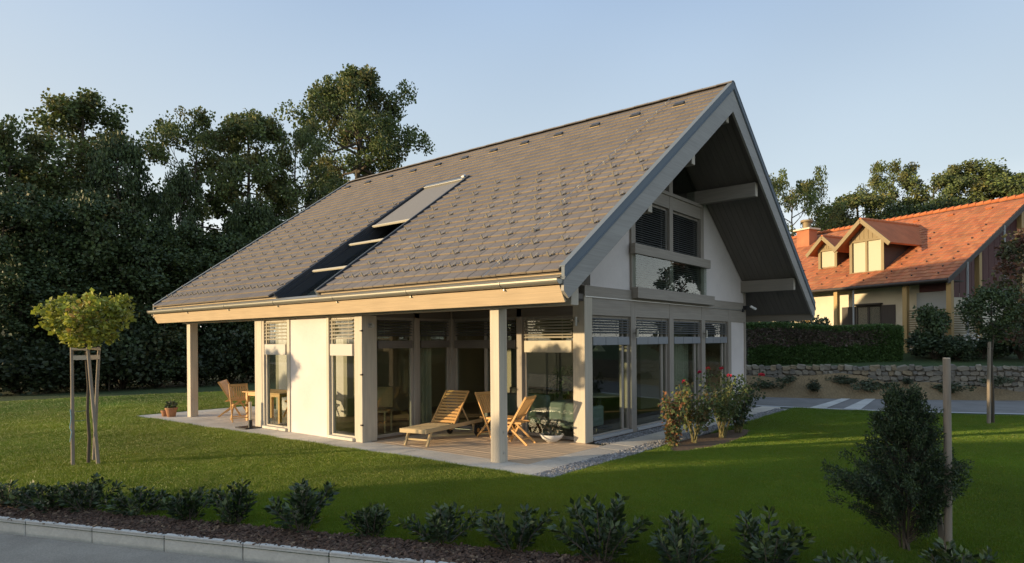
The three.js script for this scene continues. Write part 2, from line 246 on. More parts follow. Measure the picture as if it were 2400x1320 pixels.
  tag(obj('earth_bank', bg, S(C(0.3, 0.22, 0.12), { map: T.soil, bumpMap: T.soil, bumpScale: 0.03, roughness: 1, side: THREE.DoubleSide })), 'sandy earth bank at the foot of the stone wall', 'bank', null, 'structure');
}

// ---------------------------------------------------------------- the house
const SL = Math.atan2(0.727, 1), sS = Math.sin(SL), cS = Math.cos(SL), RZ = -5.97, RY = 7.67, EZ = 0.44, EY = 3.01, XR = 1.64, XL = -12.4, SLEN = 7.92;
const yTop = (z) => RY - 0.727 * Math.abs(z - RZ), yUnder = (z) => yTop(z) - 0.46;
const house = thing('timber_framed_house', 'modern timber-framed house with a brown tiled gable roof and large windows', 'house');
const HP = (n, g, m, label) => { const o = obj(n, g, m, house); if (label) o.userData.label = label; return o; };
{ // walls
  HP('wall', span(-6.3, -4.85, 0, 2.5, -0.2, -0.025, 0.004), M.plaster, 'sunlit cream plaster panel between two narrow windows');
  const wallPoly = (z0, z1, yb) => [[z0, yb], [z1, yb], [z1, yUnder(z1) + 0.06], ...(z0 > RZ && z1 < RZ ? [[RZ, RY - 0.4]] : []), [z0, yUnder(z0) + 0.06]];
  HP('gable_wall', prismX(wallPoly(-2.72, -4.26, 3.07), -0.2, -0.022), M.plaster, 'white plaster left of the upper gable windows');
  HP('gable_wall', prismX(wallPoly(-7.98, -10.95, 3.07), -0.2, -0.022), M.plaster, 'white plaster right of the upper gable windows');
  HP('gable_wall', span(-0.2, -0.022, 0.02, 2.86, -10.95, -9.9, 0), M.plaster, 'narrow white plaster strip at the right end of the gable');
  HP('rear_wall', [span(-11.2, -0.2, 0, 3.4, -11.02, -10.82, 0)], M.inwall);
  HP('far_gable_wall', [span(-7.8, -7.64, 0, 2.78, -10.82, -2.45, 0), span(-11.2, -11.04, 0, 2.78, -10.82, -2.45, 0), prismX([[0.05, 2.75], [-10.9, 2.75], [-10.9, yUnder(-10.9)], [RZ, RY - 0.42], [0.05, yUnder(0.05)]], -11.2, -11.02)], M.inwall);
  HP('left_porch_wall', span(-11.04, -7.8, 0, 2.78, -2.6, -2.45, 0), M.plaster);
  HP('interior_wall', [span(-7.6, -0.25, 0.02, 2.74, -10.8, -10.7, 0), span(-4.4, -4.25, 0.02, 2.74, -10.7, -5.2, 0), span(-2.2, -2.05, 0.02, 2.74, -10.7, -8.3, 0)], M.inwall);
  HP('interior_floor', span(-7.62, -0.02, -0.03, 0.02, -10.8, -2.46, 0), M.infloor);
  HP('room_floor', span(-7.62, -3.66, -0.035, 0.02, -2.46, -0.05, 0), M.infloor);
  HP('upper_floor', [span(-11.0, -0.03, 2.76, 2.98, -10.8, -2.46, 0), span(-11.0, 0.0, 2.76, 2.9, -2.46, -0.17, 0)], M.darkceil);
  HP('gallery_wall', span(-3.0, -2.9, 2.98, 4.6, -9.3, -2.7, 0), M.inwall);
}
{ // posts
  const bolt = (p, x, y, z) => { const b = obj('bolt', cyl(V(x, y, z), V(x + 0.012, y, z), 0.02, 10), M.steel, p); return b; };
  const post = (x0, x1, z0, z1, y0, y1, m = M.post) => HP('post', span(x0, x1, y0, y1, z0, z1, 0.008), m);
  const pA = post(-11.37, -11.17, -0.2, 0, 0.0, 2.53), pP = post(-0.2, 0, -0.2, 0, 0.0, 2.53);
  for (const y of [0.16, 0.5]) { bolt(pA, -11.17, y, -0.1); bolt(pP, 0, y, -0.1); }
  post(-7.78, -7.46, -0.2, 0.0, 0, 2.53); post(-6.38, -6.27, -0.18, 0.0, 0, 2.53); post(-4.86, -4.77, -0.18, 0.0, 0, 2.53);
  const pl = post(-3.86, -3.64, -0.36, 0, 0, 2.53);
  HP('window_jamb', span(-7.46, -7.38, 0.0, 2.53, -0.16, -0.01, 0.005), M.post); HP('window_jamb', span(-3.9, -3.862, 0.0, 2.53, -0.16, -0.01, 0.004), M.post);
  for (const y of [0.35, 1.35, 2.22]) obj('hinge', box(0.05, 0.03, 0.05, -3.64, y, 0.012, 0.004), M.black, pl);
  post(-0.26, 0.02, -2.72, -2.45, 0, 3.07, M.post);                        // corner of the gable
  for (const z of [-4.34, -6.145, -7.97, -9.76]) post(-0.16, 0.02, z - 0.11, z + 0.11, 0, 2.86, M.frame);
  post(-0.2, 0.01, -11.05, -10.94, 0, 3.7, M.frame);
  for (const [z, y1] of [[-4.34, yUnder(-4.34)], [-6.145, yUnder(-6.145)], [-7.92, yUnder(-7.92)]]) post(-0.16, 0.03, z - 0.09, z + 0.09, 3.06, y1 + 0.05, M.frame);
  post(-3.83, -3.64, -2.62, -2.43, 0, 2.76, M.frame); post(-1.72, -1.58, -2.6, -2.46, 0, 2.76, M.frame);   // loggia corner and mullion
  post(-3.8, -3.66, -1.5, -1.36, 0, 2.76, M.frame);
}
{ // beams
  HP('wall_plate', span(-11.6, 1.47, 2.53, 2.8, -0.17, 0.02, 0.006), M.post);
  HP('head_beam', span(-0.2, 0.012, 2.5, 2.84, -10.94, -2.72, 0.005), M.frame);
  HP('floor_beam', span(-0.2, 0.03, 2.868, 3.07, -10.96, -2.45, 0.005), M.frame);
  HP('metal_strip', span(-0.1, 0.035, 2.842, 2.866, -10.9, -2.46, 0.003), M.steel, 'bright thin metal flashing strip');
  HP('balcony_beam', span(0.035, 0.19, 2.9, 3.14, -8.32, -4.24, 0.008), M.frame);
  HP('balcony_rail', span(0.03, 0.15, 3.86, 4.08, -8.16, -4.2, 0.008), M.frame);
  HP('transom', [span(-0.14, 0.02, 5.12, 5.45, -6.06, -4.6, 0.005), span(-0.14, 0.02, 5.12, 5.45, -7.83, -6.23, 0.005)], M.frame);
  HP('transom_rail', span(0.02, 0.06, 5.42, 5.5, -7.9, -4.55, 0.004), M.frame);
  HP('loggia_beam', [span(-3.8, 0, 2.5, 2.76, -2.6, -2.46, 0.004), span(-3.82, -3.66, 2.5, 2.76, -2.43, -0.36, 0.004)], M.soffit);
  for (const [z, yb, h] of [[RZ, 6.83, 0.3], [-4.18, 5.51, 0.34], [-2.37, 4.27, 0.34], [-7.79, 5.5, 0.34], [-10.8, 3.38, 0.34]]) {
    const p = HP('purlin', span(-0.3, 1.5, yb, yb + h, z - 0.08, z + 0.08, 0.008), M.beam);
    obj('end_grain', span(1.5, 1.508, yb + 0.01, yb + h - 0.01, z - 0.07, z + 0.07, 0.002), M.post, p);
  }
  HP('rear_plate', span(-11.6, -0.25, 2.9, 3.2, -11.05, -10.9, 0.006), M.beam);
}
// a window bay in a plane: along axis 'z' (gable, facing +x) or 'x' (facing +z)
function bay(axis, a0, a1, at, y0, y1, o = {}) {
  const P = (b0, b1, v0, v1, d0, d1, r = 0.004) => axis === 'z' ? span(at + d0, at + d1, v0, v1, b0, b1, r) : span(b0, b1, v0, v1, at + d0, at + d1, r);
  const f = 0.06, fm = o.frame || M.frame, sillm = o.sill || M.sill;
  const w = HP('window', [P(a0, a0 + f, y0, y1, -0.12, -0.05), P(a1 - f, a1, y0, y1, -0.12, -0.05), P(a0 + f, a1 - f, y1 - f, y1, -0.12, -0.05), P(a0 + f, a1 - f, y0, y0 + f, -0.12, -0.05), ...(o.mull || []).map((q) => P(a0 + (a1 - a0) * q - 0.04, a0 + (a1 - a0) * q + 0.04, y0 + f, y1 - f, -0.115, -0.055))], fm);
  obj('pane', P(a0 + f, a1 - f, y0 + f, y1 - f, -0.088, -0.084, 0), M.glass, w);
  if (!o.nosill) obj('sill', P(a0 + 0.005, a1 - 0.005, y0 - 0.03, y0 + 0.03, -0.05, 0.05), sillm, w);
  if (o.blind) {
    const sm = o.slatMat || M.slat, [yb, yt, gap] = o.blind, g = axis === 'z' ? new THREE.BoxGeometry(0.06, 0.003, a1 - a0 - 0.1) : new THREE.BoxGeometry(a1 - a0 - 0.1, 0.003, 0.06);
    for (let y = yt - 0.05; y > yb + 0.02; y -= gap) { const s = obj('blind_slat', g, sm, w); s.position.set(...(axis === 'z' ? [at - 0.015, y, (a0 + a1) / 2] : [(a0 + a1) / 2, y, at - 0.015])); if (axis === 'z') s.rotation.z = -0.55; else s.rotation.x = 0.55; }
    for (const q of [0.22, 0.78]) obj('blind_cord', P(a0 + (a1 - a0) * q - 0.004, a0 + (a1 - a0) * q + 0.004, yb, yt, -0.017, -0.011, 0), sm, w);
    if (o.box) {
      const [b0, b1] = o.box, n = o.boxParts || 1;
      for (let i = 0; i < n; i++) { const x0 = a0 + 0.05 + (a1 - a0 - 0.1) * i / n, x1 = a0 + 0.05 + (a1 - a0 - 0.1) * (i + 1) / n; obj('blind_box', P(x0 + 0.006, x1 - 0.006, b0, b1, -0.05, 0.005), o.boxMat || M.boxm, w); }
    }
  }
  return w;
}
{
  const gz = [[-4.23, -2.72], [-6.035, -4.45], [-7.86, -6.255], [-9.65, -8.08]];
  for (const [a, b] of gz) bay('z', a, b, 0, 0.05, 2.5, { blind: [2.08, 2.48, 0.055], box: [1.9, 2.07], boxParts: 3, mull: [0.16], slatMat: M.slat });
  bay('x', -7.38, -6.38, 0, 0.04, 2.53, { frame: M.post, blind: [1.98, 2.5, 0.075], box: [1.72, 1.96], boxMat: M.blindbox, slatMat: M.cream, sill: M.paving });
  bay('x', -4.77, -3.9, 0, 0.04, 2.53, { frame: M.post, blind: [1.98, 2.5, 0.075], box: [1.72, 1.96], boxMat: M.blindbox, slatMat: M.cream, sill: M.paving });
  // loggia: glazed side wall (facing +x) and rear wall (facing +z)
  for (const [a, b] of [[-1.36, -0.36], [-2.43, -1.5]]) bay('z', a, b, -3.66, 0.03, 2.5, { blind: [2.05, 2.48, 0.06], box: [1.86, 2.02], boxMat: M.soffit, nosill: true });
  bay('x', -3.64, -1.72, -2.48, 0.03, 2.5, { blind: [2.05, 2.48, 0.06], box: [1.84, 2.02], boxMat: M.soffit, mull: [0.5], nosill: true });
  bay('x', -1.58, -0.26, -2.48, 0.03, 2.5, { blind: [2.02, 2.48, 0.06], box: [1.76, 2.0], boxMat: M.cream, slatMat: M.cream, nosill: true });
  // upper gable
  bay('z', -6.05, -4.43, 0, 3.12, 5.12, { blind: [3.15, 5.1, 0.05], nosill: true }); bay('z', -7.83, -6.24, 0, 3.12, 5.12, { blind: [3.15, 5.1, 0.05], nosill: true });
  const tri = (z0, z1) => prismX([[z0, 5.45], [z1, 5.45], [z1, yUnder(z1) + 0.04], [z0, yUnder(z0) + 0.04]], -0.088, -0.084);
  HP('gable_pane', tri(-6.23, -7.83), M.glass); HP('gable_pane', tri(-4.6, -6.06), M.glass);
  for (const [a, b] of [[-6.12, -4.3], [-7.98, -6.15]]) HP('balustrade_pane', span(0.095, 0.105, 3.14, 3.88, a, b, 0), M.glass);
}
// roof
function slopeMesh(name, geos, mat, front) {
  const m = HP(name, geos, mat); m.position.set(0, EY, EZ); m.rotation.x = -(Math.PI / 2 - SL);
  if (!front) { m.position.set(XL + XR, EY, 2 * RZ - EZ); m.rotation.set(-(Math.PI / 2 - SL), Math.PI, 0, 'YXZ'); }
  return m;
}
{
  const s0 = -6.05, s1 = -4.5, st = 5.3, BL = 7.92;
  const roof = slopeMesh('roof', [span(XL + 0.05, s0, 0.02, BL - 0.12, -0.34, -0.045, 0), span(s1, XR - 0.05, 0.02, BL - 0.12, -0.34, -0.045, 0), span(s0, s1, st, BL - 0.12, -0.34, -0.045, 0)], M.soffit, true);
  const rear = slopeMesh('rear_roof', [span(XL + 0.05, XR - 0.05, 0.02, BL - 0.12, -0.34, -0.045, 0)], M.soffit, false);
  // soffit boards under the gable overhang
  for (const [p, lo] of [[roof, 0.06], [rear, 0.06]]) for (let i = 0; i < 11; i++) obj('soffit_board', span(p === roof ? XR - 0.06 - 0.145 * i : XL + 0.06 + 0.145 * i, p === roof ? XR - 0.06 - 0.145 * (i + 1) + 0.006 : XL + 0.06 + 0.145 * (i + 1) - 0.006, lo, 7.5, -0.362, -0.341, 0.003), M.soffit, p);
  // tiles
  const rows = 32, g = 0.2465, cols = 46, cw = (XR - 0.07 - XL - 0.04) / cols, tiles = [], q = new THREE.Quaternion(), e = new THREE.Euler(), r = rngOf(61);
  const edge = (q) => { const n = q.attributes.normal, c = new Float32Array(n.count * 3); for (let i = 0; i < n.count; i++) c.set(n.getY(i) < -0.45 ? [0.74, 0.64, 0.48] : [0.53, 0.51, 0.5], i * 3); q.setAttribute('color', new THREE.BufferAttribute(c, 3)); return q; };   // tan front edges and greyer faces: sunlit edge lines painted into the tile colour
  const tg = edge(box(cw - 0.006, 0.335, 0.036, 0, 0, 0, 0.005));
  const tl = new THREE.BoxGeometry(cw - 0.006, 0.335, 0.036).toNonIndexed(); tl.clearGroups(); edge(uvBox(tl, [1, 0, 0]));
  const tm = [[0.178, 0.166, 0.156], [0.196, 0.182, 0.168], [0.162, 0.153, 0.147], [0.184, 0.169, 0.155]].map((c) => S(C(c[0] / 0.52, c[1] / 0.52, c[2] / 0.51), { vertexColors: true, map: T.stone, bumpMap: T.gritB, bumpScale: 0.0012, roughness: 0.72 }));
  const ridgeM = S(C(0.25, 0.225, 0.2), { map: T.stone, roughness: 0.75 });
  roof.updateMatrixWorld();
  for (let i = 0; i < rows; i++) for (let c = 0; c < cols; c++) {
    const x = XL + 0.04 + cw * (c + 0.5), t = i * g + 0.15;
    if (x > s0 - 0.14 && x < s1 + 0.14 && t < st + 0.05) continue;
    const p = V(x, t, -0.006 + (r() - 0.5) * 0.004), w = roof.localToWorld(p.clone());
    tiles.push({ p, d: w.distanceTo(camera.position), rx: -0.1 + (r() - 0.5) * 0.008, rz: (r() - 0.5) * 0.008, m: r() * 4 | 0, i, c });
  }
  tiles.sort((a, b) => a.d - b.d);
  tiles.slice(0, 298).forEach((k) => { const o = obj('roof_tile', tg, tm[k.m], roof); o.position.copy(k.p); o.rotation.set(k.rx, 0, k.rz); });
  const rest = tiles.slice(298), im = new THREE.InstancedMesh(tl, S(C(1, 1, 1), { vertexColors: true, map: T.stone, roughness: 0.72 }), rest.length), mm = new THREE.Matrix4();
  rest.forEach((k, n) => { im.setMatrixAt(n, mm.compose(k.p, q.setFromEuler(e.set(k.rx, 0, k.rz)), V(1, 1, 1))); im.setColorAt(n, tm[k.m].color); });
  im.name = 'far_roof_tiles'; im.userData.kind = 'stuff'; roof.add(im);
  const rim = new THREE.InstancedMesh(tl, S(C(0.42, 0.38, 0.34), { vertexColors: true, map: T.stone, roughness: 0.72 }), rows * 4);
  for (let i = 0, n = 0; i < rows; i++) for (let c = 0; c < 4; c++) rim.setMatrixAt(n++, mm.compose(V(XL + 0.04 + cw * (c + 0.5), i * g + 0.15, -0.006), q.setFromEuler(e.set(-0.1, 0, 0)), V(1, 1, 1)));
  rim.name = 'verge_tiles'; rim.userData.kind = 'stuff'; rear.add(rim);
  obj('rear_sheathing', span(XL + 1.4, XR - 0.06, 0.1, BL - 0.1, -0.04, 0.0, 0), ridgeM, rear);
  // snow guards
  const gg = mergeGeometries([box(0.035, 0.16, 0.006, 0, 0.02, 0.0, 0), box(0.012, 0.02, 0.085, 0, -0.05, 0.04, 0), box(0.032, 0.012, 0.08, 0, -0.06, 0.04, 0)]);
  const guard = (x, i) => { const t = i * g + 0.13; if (x > s0 - 0.2 && x < s1 + 0.2 && t < st + 0.1) return; const o = obj('snow_guard', gg, M.guard, roof); o.position.set(x + (r() - 0.5) * 0.02, t, 0.024); o.rotation.z = (r() - 0.5) * 0.06; };
  for (let c = 0; c < cols; c++) guard(XL + 0.04 + cw * (c + 0.5), 1.4);
  for (let i = 3; i <= 17; i += 2) for (let c = (i % 4 === 3 ? 0 : 1); c < cols; c += 2) guard(XL + 0.04 + cw * (c + 0.5), i + 0.4);
  // ridge tiles and vents
  for (let n = 0; n < 40; n++) { const x = XL + (XR - XL) * (n + 0.5) / 40, a = []; for (let k = 0; k <= 6; k++) { const th = Math.PI * (0.14 + 0.72 * k / 6); a.push(new THREE.Vector2(0.14 * Math.cos(th), 0.1 * Math.sin(th))); } for (let k = 6; k >= 0; k--) { const th = Math.PI * (0.14 + 0.72 * k / 6); a.push(new THREE.Vector2(0.118 * Math.cos(th), 0.08 * Math.sin(th))); }
    if (n === 0) roof.userData.rg = new THREE.ExtrudeGeometry(new THREE.Shape(a), { depth: 0.37, bevelEnabled: false });
    const o = HP('ridge_tile', roof.userData.rg, ridgeM); o.position.set(x - 0.18, RY - 0.045 + 0.004 * (n % 2), RZ); o.rotation.set(0, Math.PI / 2, 0.03, 'YXZ'); }
  roof.userData.rg.clearGroups(); uvBox(roof.userData.rg, [0, 0, 1]); delete roof.userData.rg;
  for (let n = 0; n < 12; n++) { const x = XR - 1.0 - n * 1.12, o = obj('roof_vent', [box(0.24, 0.1, 0.05, 0, 0, 0.03, 0.012), box(0.26, 0.03, 0.06, 0, -0.055, 0.02, 0.004)], M.navy, roof); o.position.set(x, 7.2, 0.012); obj('vent_base', box(0.3, 0.14, 0.014, 0, -0.02, 0.004, 0.004), M.warmwood, o); }
  // slot with the deep glazing, its frame, bars and sunshade
  const slot = obj('roof_glazing', [span(s0 - 0.05, s0, 0, st, -0.34, 0.055, 0.006), span(s1, s1 + 0.05, 0, st, -0.34, 0.055, 0.006), span(s0 - 0.05, s1 + 0.05, st, st + 0.06, -0.34, 0.06, 0.006), span(s0, s0 + 0.03, 0, st, -0.3, -0.02, 0.003), span(s0 + 0.03, s0 + 0.06, 0, st, -0.3, -0.1, 0.003)], M.navy, roof);
  obj('rail', [span(s1 - 0.06, s1 - 0.035, 0, st, -0.12, 0.03, 0.004), span(s1 - 0.025, s1 - 0.002, 0, st, -0.12, 0.05, 0.004)], M.bluemetal, slot);
  obj('pane', span(s0, s1, 0, st, -0.29, -0.28, 0), M.glass, slot); obj('lining', span(s0, s1, 0, st, -0.4, -0.38, 0), S(C(0.2, 0.19, 0.16), { roughness: 0.8 }), slot);
  for (const t of [1.05, 2.25]) obj('cross_bar', span(s0 + 0.05, s1 - 0.06, t - 0.03, t + 0.03, -0.05, -0.01, 0.006), M.cream, slot);
  obj('sunshade', span(s0 + 0.04, s1 - 0.06, 3.13, 5.22, -0.01, 0.004, 0.002), M.shade, slot); obj('shade_bar', span(s0 + 0.04, s1 - 0.06, 3.09, 3.14, -0.03, 0.02, 0.006), M.cream, slot);
  obj('shade_case', span(s0 + 0.04, s1 - 0.06, 5.18, 5.32, -0.02, 0.06, 0.01), M.gutter, slot); obj('motor_cover', box(0.12, 0.1, 0.09, s1 - 0.1, 5.32, 0.06, 0.02), M.steel, slot);
  // lightning conductor
  const wire = obj('lightning_wire', [cyl(V(0.18, -0.12, 0.06), V(0.18, 7.85, 0.06), 0.005, 5)], M.steel, roof);
  for (let t = 0.35; t < 7.8; t += 0.55) obj('wire_clip', [box(0.02, 0.06, 0.012, 0, 0, 0, 0), box(0.012, 0.012, 0.07, 0, 0, -0.03, 0)], M.cream, wire).position.set(0.18, t, 0.062);
  // barge boards and flashings on the right gable, plain ones on the left
  for (const [x0, x1] of [[XR - 0.05, XR], [XL, XL + 0.05]]) for (const s of [1, -1]) {
    const zt = s > 0 ? EZ : 2 * RZ - EZ + 0.02, P = (z, dy) => [z, yTop(z) + dy];
    HP('barge_board', prismX([P(RZ, -0.15), P(RZ, -0.62), P(zt - s * 0.12, -0.62 + 0.13), P(zt, -0.3), P(zt, -0.15)].map(([z, y]) => [z, y]), x0, x1), M.barge);
    HP('verge_flashing', [prismX([P(RZ, 0.05), P(RZ, -0.14), P(zt, -0.14), P(zt, 0.05)], x0 - (x0 > 0 ? -0.008 : 0.012), x1 + (x0 > 0 ? 0.014 : 0.0)), prismX([P(RZ, 0.062), P(RZ, 0.046), P(zt, 0.046), P(zt, 0.062)], x0 - 0.03, x1 + 0.022), prismX([P(RZ, -0.1), P(RZ, -0.118), P(zt, -0.118), P(zt, -0.1)], x0 - 0.01, x1 + 0.026)], M.bluemetal);
  }
  // eaves: fascia, gutter, battens
  HP('fascia', [bar(V(XL, 2.675, 0.385), V(XR - 0.06, 2.675, 0.385), 0.03, 0.27, 0.004, V(0, 0.84, 0.5))], M.fascia);
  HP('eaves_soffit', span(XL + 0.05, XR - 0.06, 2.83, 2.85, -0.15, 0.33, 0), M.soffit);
  const gp = []; for (let k = 0; k <= 10; k++) { const a = Math.PI + k / 10 * Math.PI; gp.push([0.075 * Math.cos(a), 0.075 * Math.sin(a)]); } gp.push([0.083, 0.012], [0.075, 0.018], [0.068, 0.0]); for (let k = 10; k >= 0; k--) { const a = Math.PI + k / 10 * Math.PI; gp.push([0.071 * Math.cos(a), 0.071 * Math.sin(a)]); }
  const gg2 = new THREE.ExtrudeGeometry(new THREE.Shape(gp.map((p) => new THREE.Vector2(...p))), { depth: XR - XL - 0.02, bevelEnabled: false }); gg2.clearGroups(); gg2.rotateY(-Math.PI / 2).scale(1, 1, 1);
  uvBox(gg2, [9, 0, 0]); const gut = HP('gutter', gg2, M.gutter); gut.position.set(XR - 0.01, 2.875, 0.52);
  obj('gutter_end', [0, 1].map((k) => new THREE.CircleGeometry(0.076, 16, Math.PI, Math.PI).rotateY(Math.PI / 2).translate(k ? -0.004 : XL - XR + 0.024, 0, 0).toNonIndexed()), S(C(0.33, 0.32, 0.28), { metalness: 0.55, roughness: 0.42, side: THREE.DoubleSide }), gut);
  for (let x = XR - 1.1; x > XL; x -= 2.15) { const b = HP('gutter_bracket', [box(0.02, 0.005, 0.18, x, 2.885, 0.5, 0), box(0.022, 0.035, 0.05, x, 2.772, 0.462, 0.004), ...[0, 1, 2, 3].map((k) => { const a = -0.15 - k * 0.42; return box(0.018, 0.036, 0.004, 0, 0, 0, 0).rotateX(-a).translate(x, 2.875 + 0.079 * Math.sin(a), 0.52 + 0.079 * Math.cos(a)); })], M.gutter); }
  HP('eaves_flashing', [bar(V(XL + 0.04, 2.93, 0.425), V(XR - 0.05, 2.93, 0.425), 0.09, 0.008, 0.002, V(0, 0.85, 0.53))], M.gutter);
  HP('eaves_batten', [span(XL + 0.05, s0 - 0.06, 2.9, 2.985, 0.33, 0.385, 0.004), span(s1 + 0.06, XR - 0.055, 2.9, 2.985, 0.33, 0.385, 0.004)], M.warmwood);
  HP('rear_fascia', span(XL, XR - 0.06, 2.55, 2.9, 2 * RZ - EZ + 0.1, 2 * RZ - EZ + 0.14, 0), M.beam);
  HP('rear_gutter', span(XL, XR, 2.85, 2.97, 2 * RZ - EZ - 0.12, 2 * RZ - EZ + 0.02, 0.03), M.gutter);
}
{ // lamps, sensor, flood light: fixed to the house
  for (const z of [-4.34, -7.97]) { const l = HP('wall_lamp', [cyl(V(0.1, 2.06, z), V(0.1, 2.24, z), 0.035, 12), box(0.08, 0.03, 0.03, 0.055, 2.15, z, 0.004)], M.gutter); obj('lamp_glass', cyl(V(0.1, 2.045, z), V(0.1, 2.06, z), 0.03, 12), M.white, l); }
  HP('wall_lamp', [cyl(V(-0.13, 2.28, -2.36), V(-0.13, 2.46, -2.36), 0.035, 12), box(0.03, 0.03, 0.08, -0.13, 2.37, -2.41, 0.004)], M.gutter);
  const s = HP('spot_lamp', [cyl(V(-3.62, 2.32, -0.2), V(-3.55, 2.32, -0.2), 0.04, 12), cyl(V(-3.64, 2.32, -0.2), V(-3.62, 2.32, -0.2), 0.06, 12)], M.steel);
  const f = HP('flood_light', [box(0.16, 0.12, 0.12, 0.1, 2.93, -10.82, 0.01), box(0.05, 0.1, 0.05, 0.05, 2.85, -10.7, 0.008)], M.black); obj('lamp_housing', bar(V(0.2, 2.98, -10.88), V(0.34, 2.88, -10.98), 0.12, 0.06, 0.015), M.white, f);
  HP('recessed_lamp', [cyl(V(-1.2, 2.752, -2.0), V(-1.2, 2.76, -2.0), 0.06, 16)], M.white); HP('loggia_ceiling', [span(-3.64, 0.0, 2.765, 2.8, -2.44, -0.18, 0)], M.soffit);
}
// ---------------------------------------------------------------- furniture and small things
function slatted(o, name, n, w, len, th, place, mat) { for (let i = 0; i < n; i++) { const g = place(i); obj(name, g, mat, o); } }
function foldingChair(label, pos, turn, mat = M.teak) {          // faces +z, turned about y
  const t = thing('folding_chair', label, 'chair', pos, turn, undefined);
  for (const s of [-1, 1]) {
    obj('back_post', bar(V(s * 0.21, 0, 0.27), V(s * 0.21, 0.93, -0.3), 0.028, 0.04), mat, t);
    obj('leg', bar(V(s * 0.175, 0, -0.3), V(s * 0.175, 0.43, 0.2), 0.028, 0.04), mat, t);
  }
  for (let i = 0; i < 6; i++) obj('seat_slat', box(0.36, 0.016, 0.055, 0, 0.445 - i * 0.006, 0.22 - i * 0.066, 0.003), mat, t);
  obj('seat_rail', [box(0.02, 0.04, 0.42, -0.185, 0.42, 0.03, 0.003), box(0.02, 0.04, 0.42, 0.185, 0.42, 0.03, 0.003)], mat, t);
  const d = V(0, 0.93, -0.57).normalize(), at = (k, x) => V(x, 0.93 * k, 0.27 - 0.57 * k);
  obj('back_rail', [bar(at(0.965, -0.2), at(0.965, 0.2), 0.022, 0.07, 0.004, d), bar(at(0.58, -0.2), at(0.58, 0.2), 0.022, 0.05, 0.004, d)], mat, t);
  for (let i = 0; i < 7; i++) obj('back_slat', bar(at(0.6, -0.16 + i * 0.0533), at(0.93, -0.16 + i * 0.0533), 0.04, 0.012, 0.003, V(0, 0.5, 1)), mat, t);
  obj('stretcher', [box(0.4, 0.025, 0.025, 0, 0.1, 0.21), box(0.34, 0.025, 0.025, 0, 0.1, -0.18)], mat, t);
  return t;
}
{
  // sun lounger: foot end towards +z
  const t = thing('sun_lounger', 'wooden slatted sun lounger with raised back and wheels on the deck', 'sun lounger', [-2.47, 0, -0.42], 0.2), m = M.oldteak;
  const B = (name, g, p = t, mm = m) => obj(name, g, mm, p);
  for (const s of [-1, 1]) {
    B('side_rail', bar(V(s * 0.3, 0.3, 0.14), V(s * 0.3, 0.3, -1.8), 0.03, 0.075));
    B('leg', bar(V(s * 0.26, 0, 0.08), V(s * 0.26, 0.29, -0.06), 0.045, 0.05));
    const wl = B('wheel', [lathe([[0.05, -0.02], [0.105, -0.02], [0.12, -0.012], [0.12, 0.012], [0.105, 0.02], [0.05, 0.02], [0.05, -0.02]], 20).rotateZ(Math.PI / 2).translate(s * 0.35, 0.12, -1.55)], t, M.black); obj('hub', cyl(V(s * 0.33, 0.12, -1.55), V(s * 0.375, 0.12, -1.55), 0.045, 12), M.teak, wl);
    B('rear_leg', bar(V(s * 0.27, 0.1, -1.55), V(s * 0.27, 0.3, -1.5), 0.04, 0.05));
  }
  B('end_rail', [box(0.63, 0.08, 0.03, 0, 0.3, 0.155)]); B('stretcher', [bar(V(-0.26, 0.12, 0.02), V(0.26, 0.12, 0.02), 0.025, 0.035)]); B('axle', cyl(V(-0.35, 0.12, -1.55), V(0.35, 0.12, -1.55), 0.012, 8), t, M.steel);
  for (let i = 0; i < 14; i++) B('seat_slat', box(0.57, 0.018, 0.05, 0, 0.335, 0.11 - i * 0.064, 0.003));
  const hinge = V(0, 0.335, -0.8), d = V(0, Math.sin(0.86), -Math.cos(0.86)), nn = V(0, Math.cos(0.86), Math.sin(0.86));
  for (const s of [-1, 1]) B('back_frame', bar(hinge.clone().add(V(s * 0.275, 0, 0)), hinge.clone().addScaledVector(d, 0.82).add(V(s * 0.275, 0, 0)), 0.03, 0.035, 0.004, nn), t, M.teak);
  for (let i = 0; i < 11; i++) { const p = hinge.clone().addScaledVector(d, 0.05 + i * 0.075); B('back_slat', bar(p.clone().add(V(-0.255, 0, 0)), p.clone().add(V(0.255, 0, 0)), 0.016, 0.05, 0.003, d), t, M.teak); }
  B('back_support', [bar(V(-0.2, 0.3, -1.45), hinge.clone().addScaledVector(d, 0.5).add(V(-0.2, 0, 0)), 0.02, 0.03), bar(V(0.2, 0.3, -1.45), hinge.clone().addScaledVector(d, 0.5).add(V(0.2, 0, 0)), 0.02, 0.03)]);
}
foldingChair('teak folding chair standing right of the front deck post', [-1.08, 0, -1.72], -1.35);
foldingChair('teak folding chair half hidden behind the front deck post', [-2.02, 0, -2.02], 1.4);
foldingChair('teak folding chair on the far side of the dining table', [-8.9, 0, -1.75], 0.3);
foldingChair('sunlit teak folding chair pulled out from the dining table', [-9.25, 0, -0.38], 1.25);
{
  const t = thing('side_table', 'small square teak folding table between the two deck chairs', 'table', [-1.55, 0, -1.95], 0.2), m = M.teak;
  for (let i = 0; i < 6; i++) obj('top_slat', box(0.42, 0.016, 0.06, 0, 0.46, -0.165 + i * 0.066, 0.003), m, t);
  obj('top_frame', [box(0.42, 0.03, 0.02, 0, 0.437, 0.19), box(0.42, 0.03, 0.02, 0, 0.437, -0.19)], m, t);
  for (const s of [-1, 1]) { obj('leg', bar(V(s * 0.18, 0, 0.19), V(s * 0.18, 0.43, -0.17), 0.022, 0.032), m, t); obj('leg', bar(V(s * 0.155, 0, -0.19), V(s * 0.155, 0.43, 0.17), 0.022, 0.032), m, t); }
}
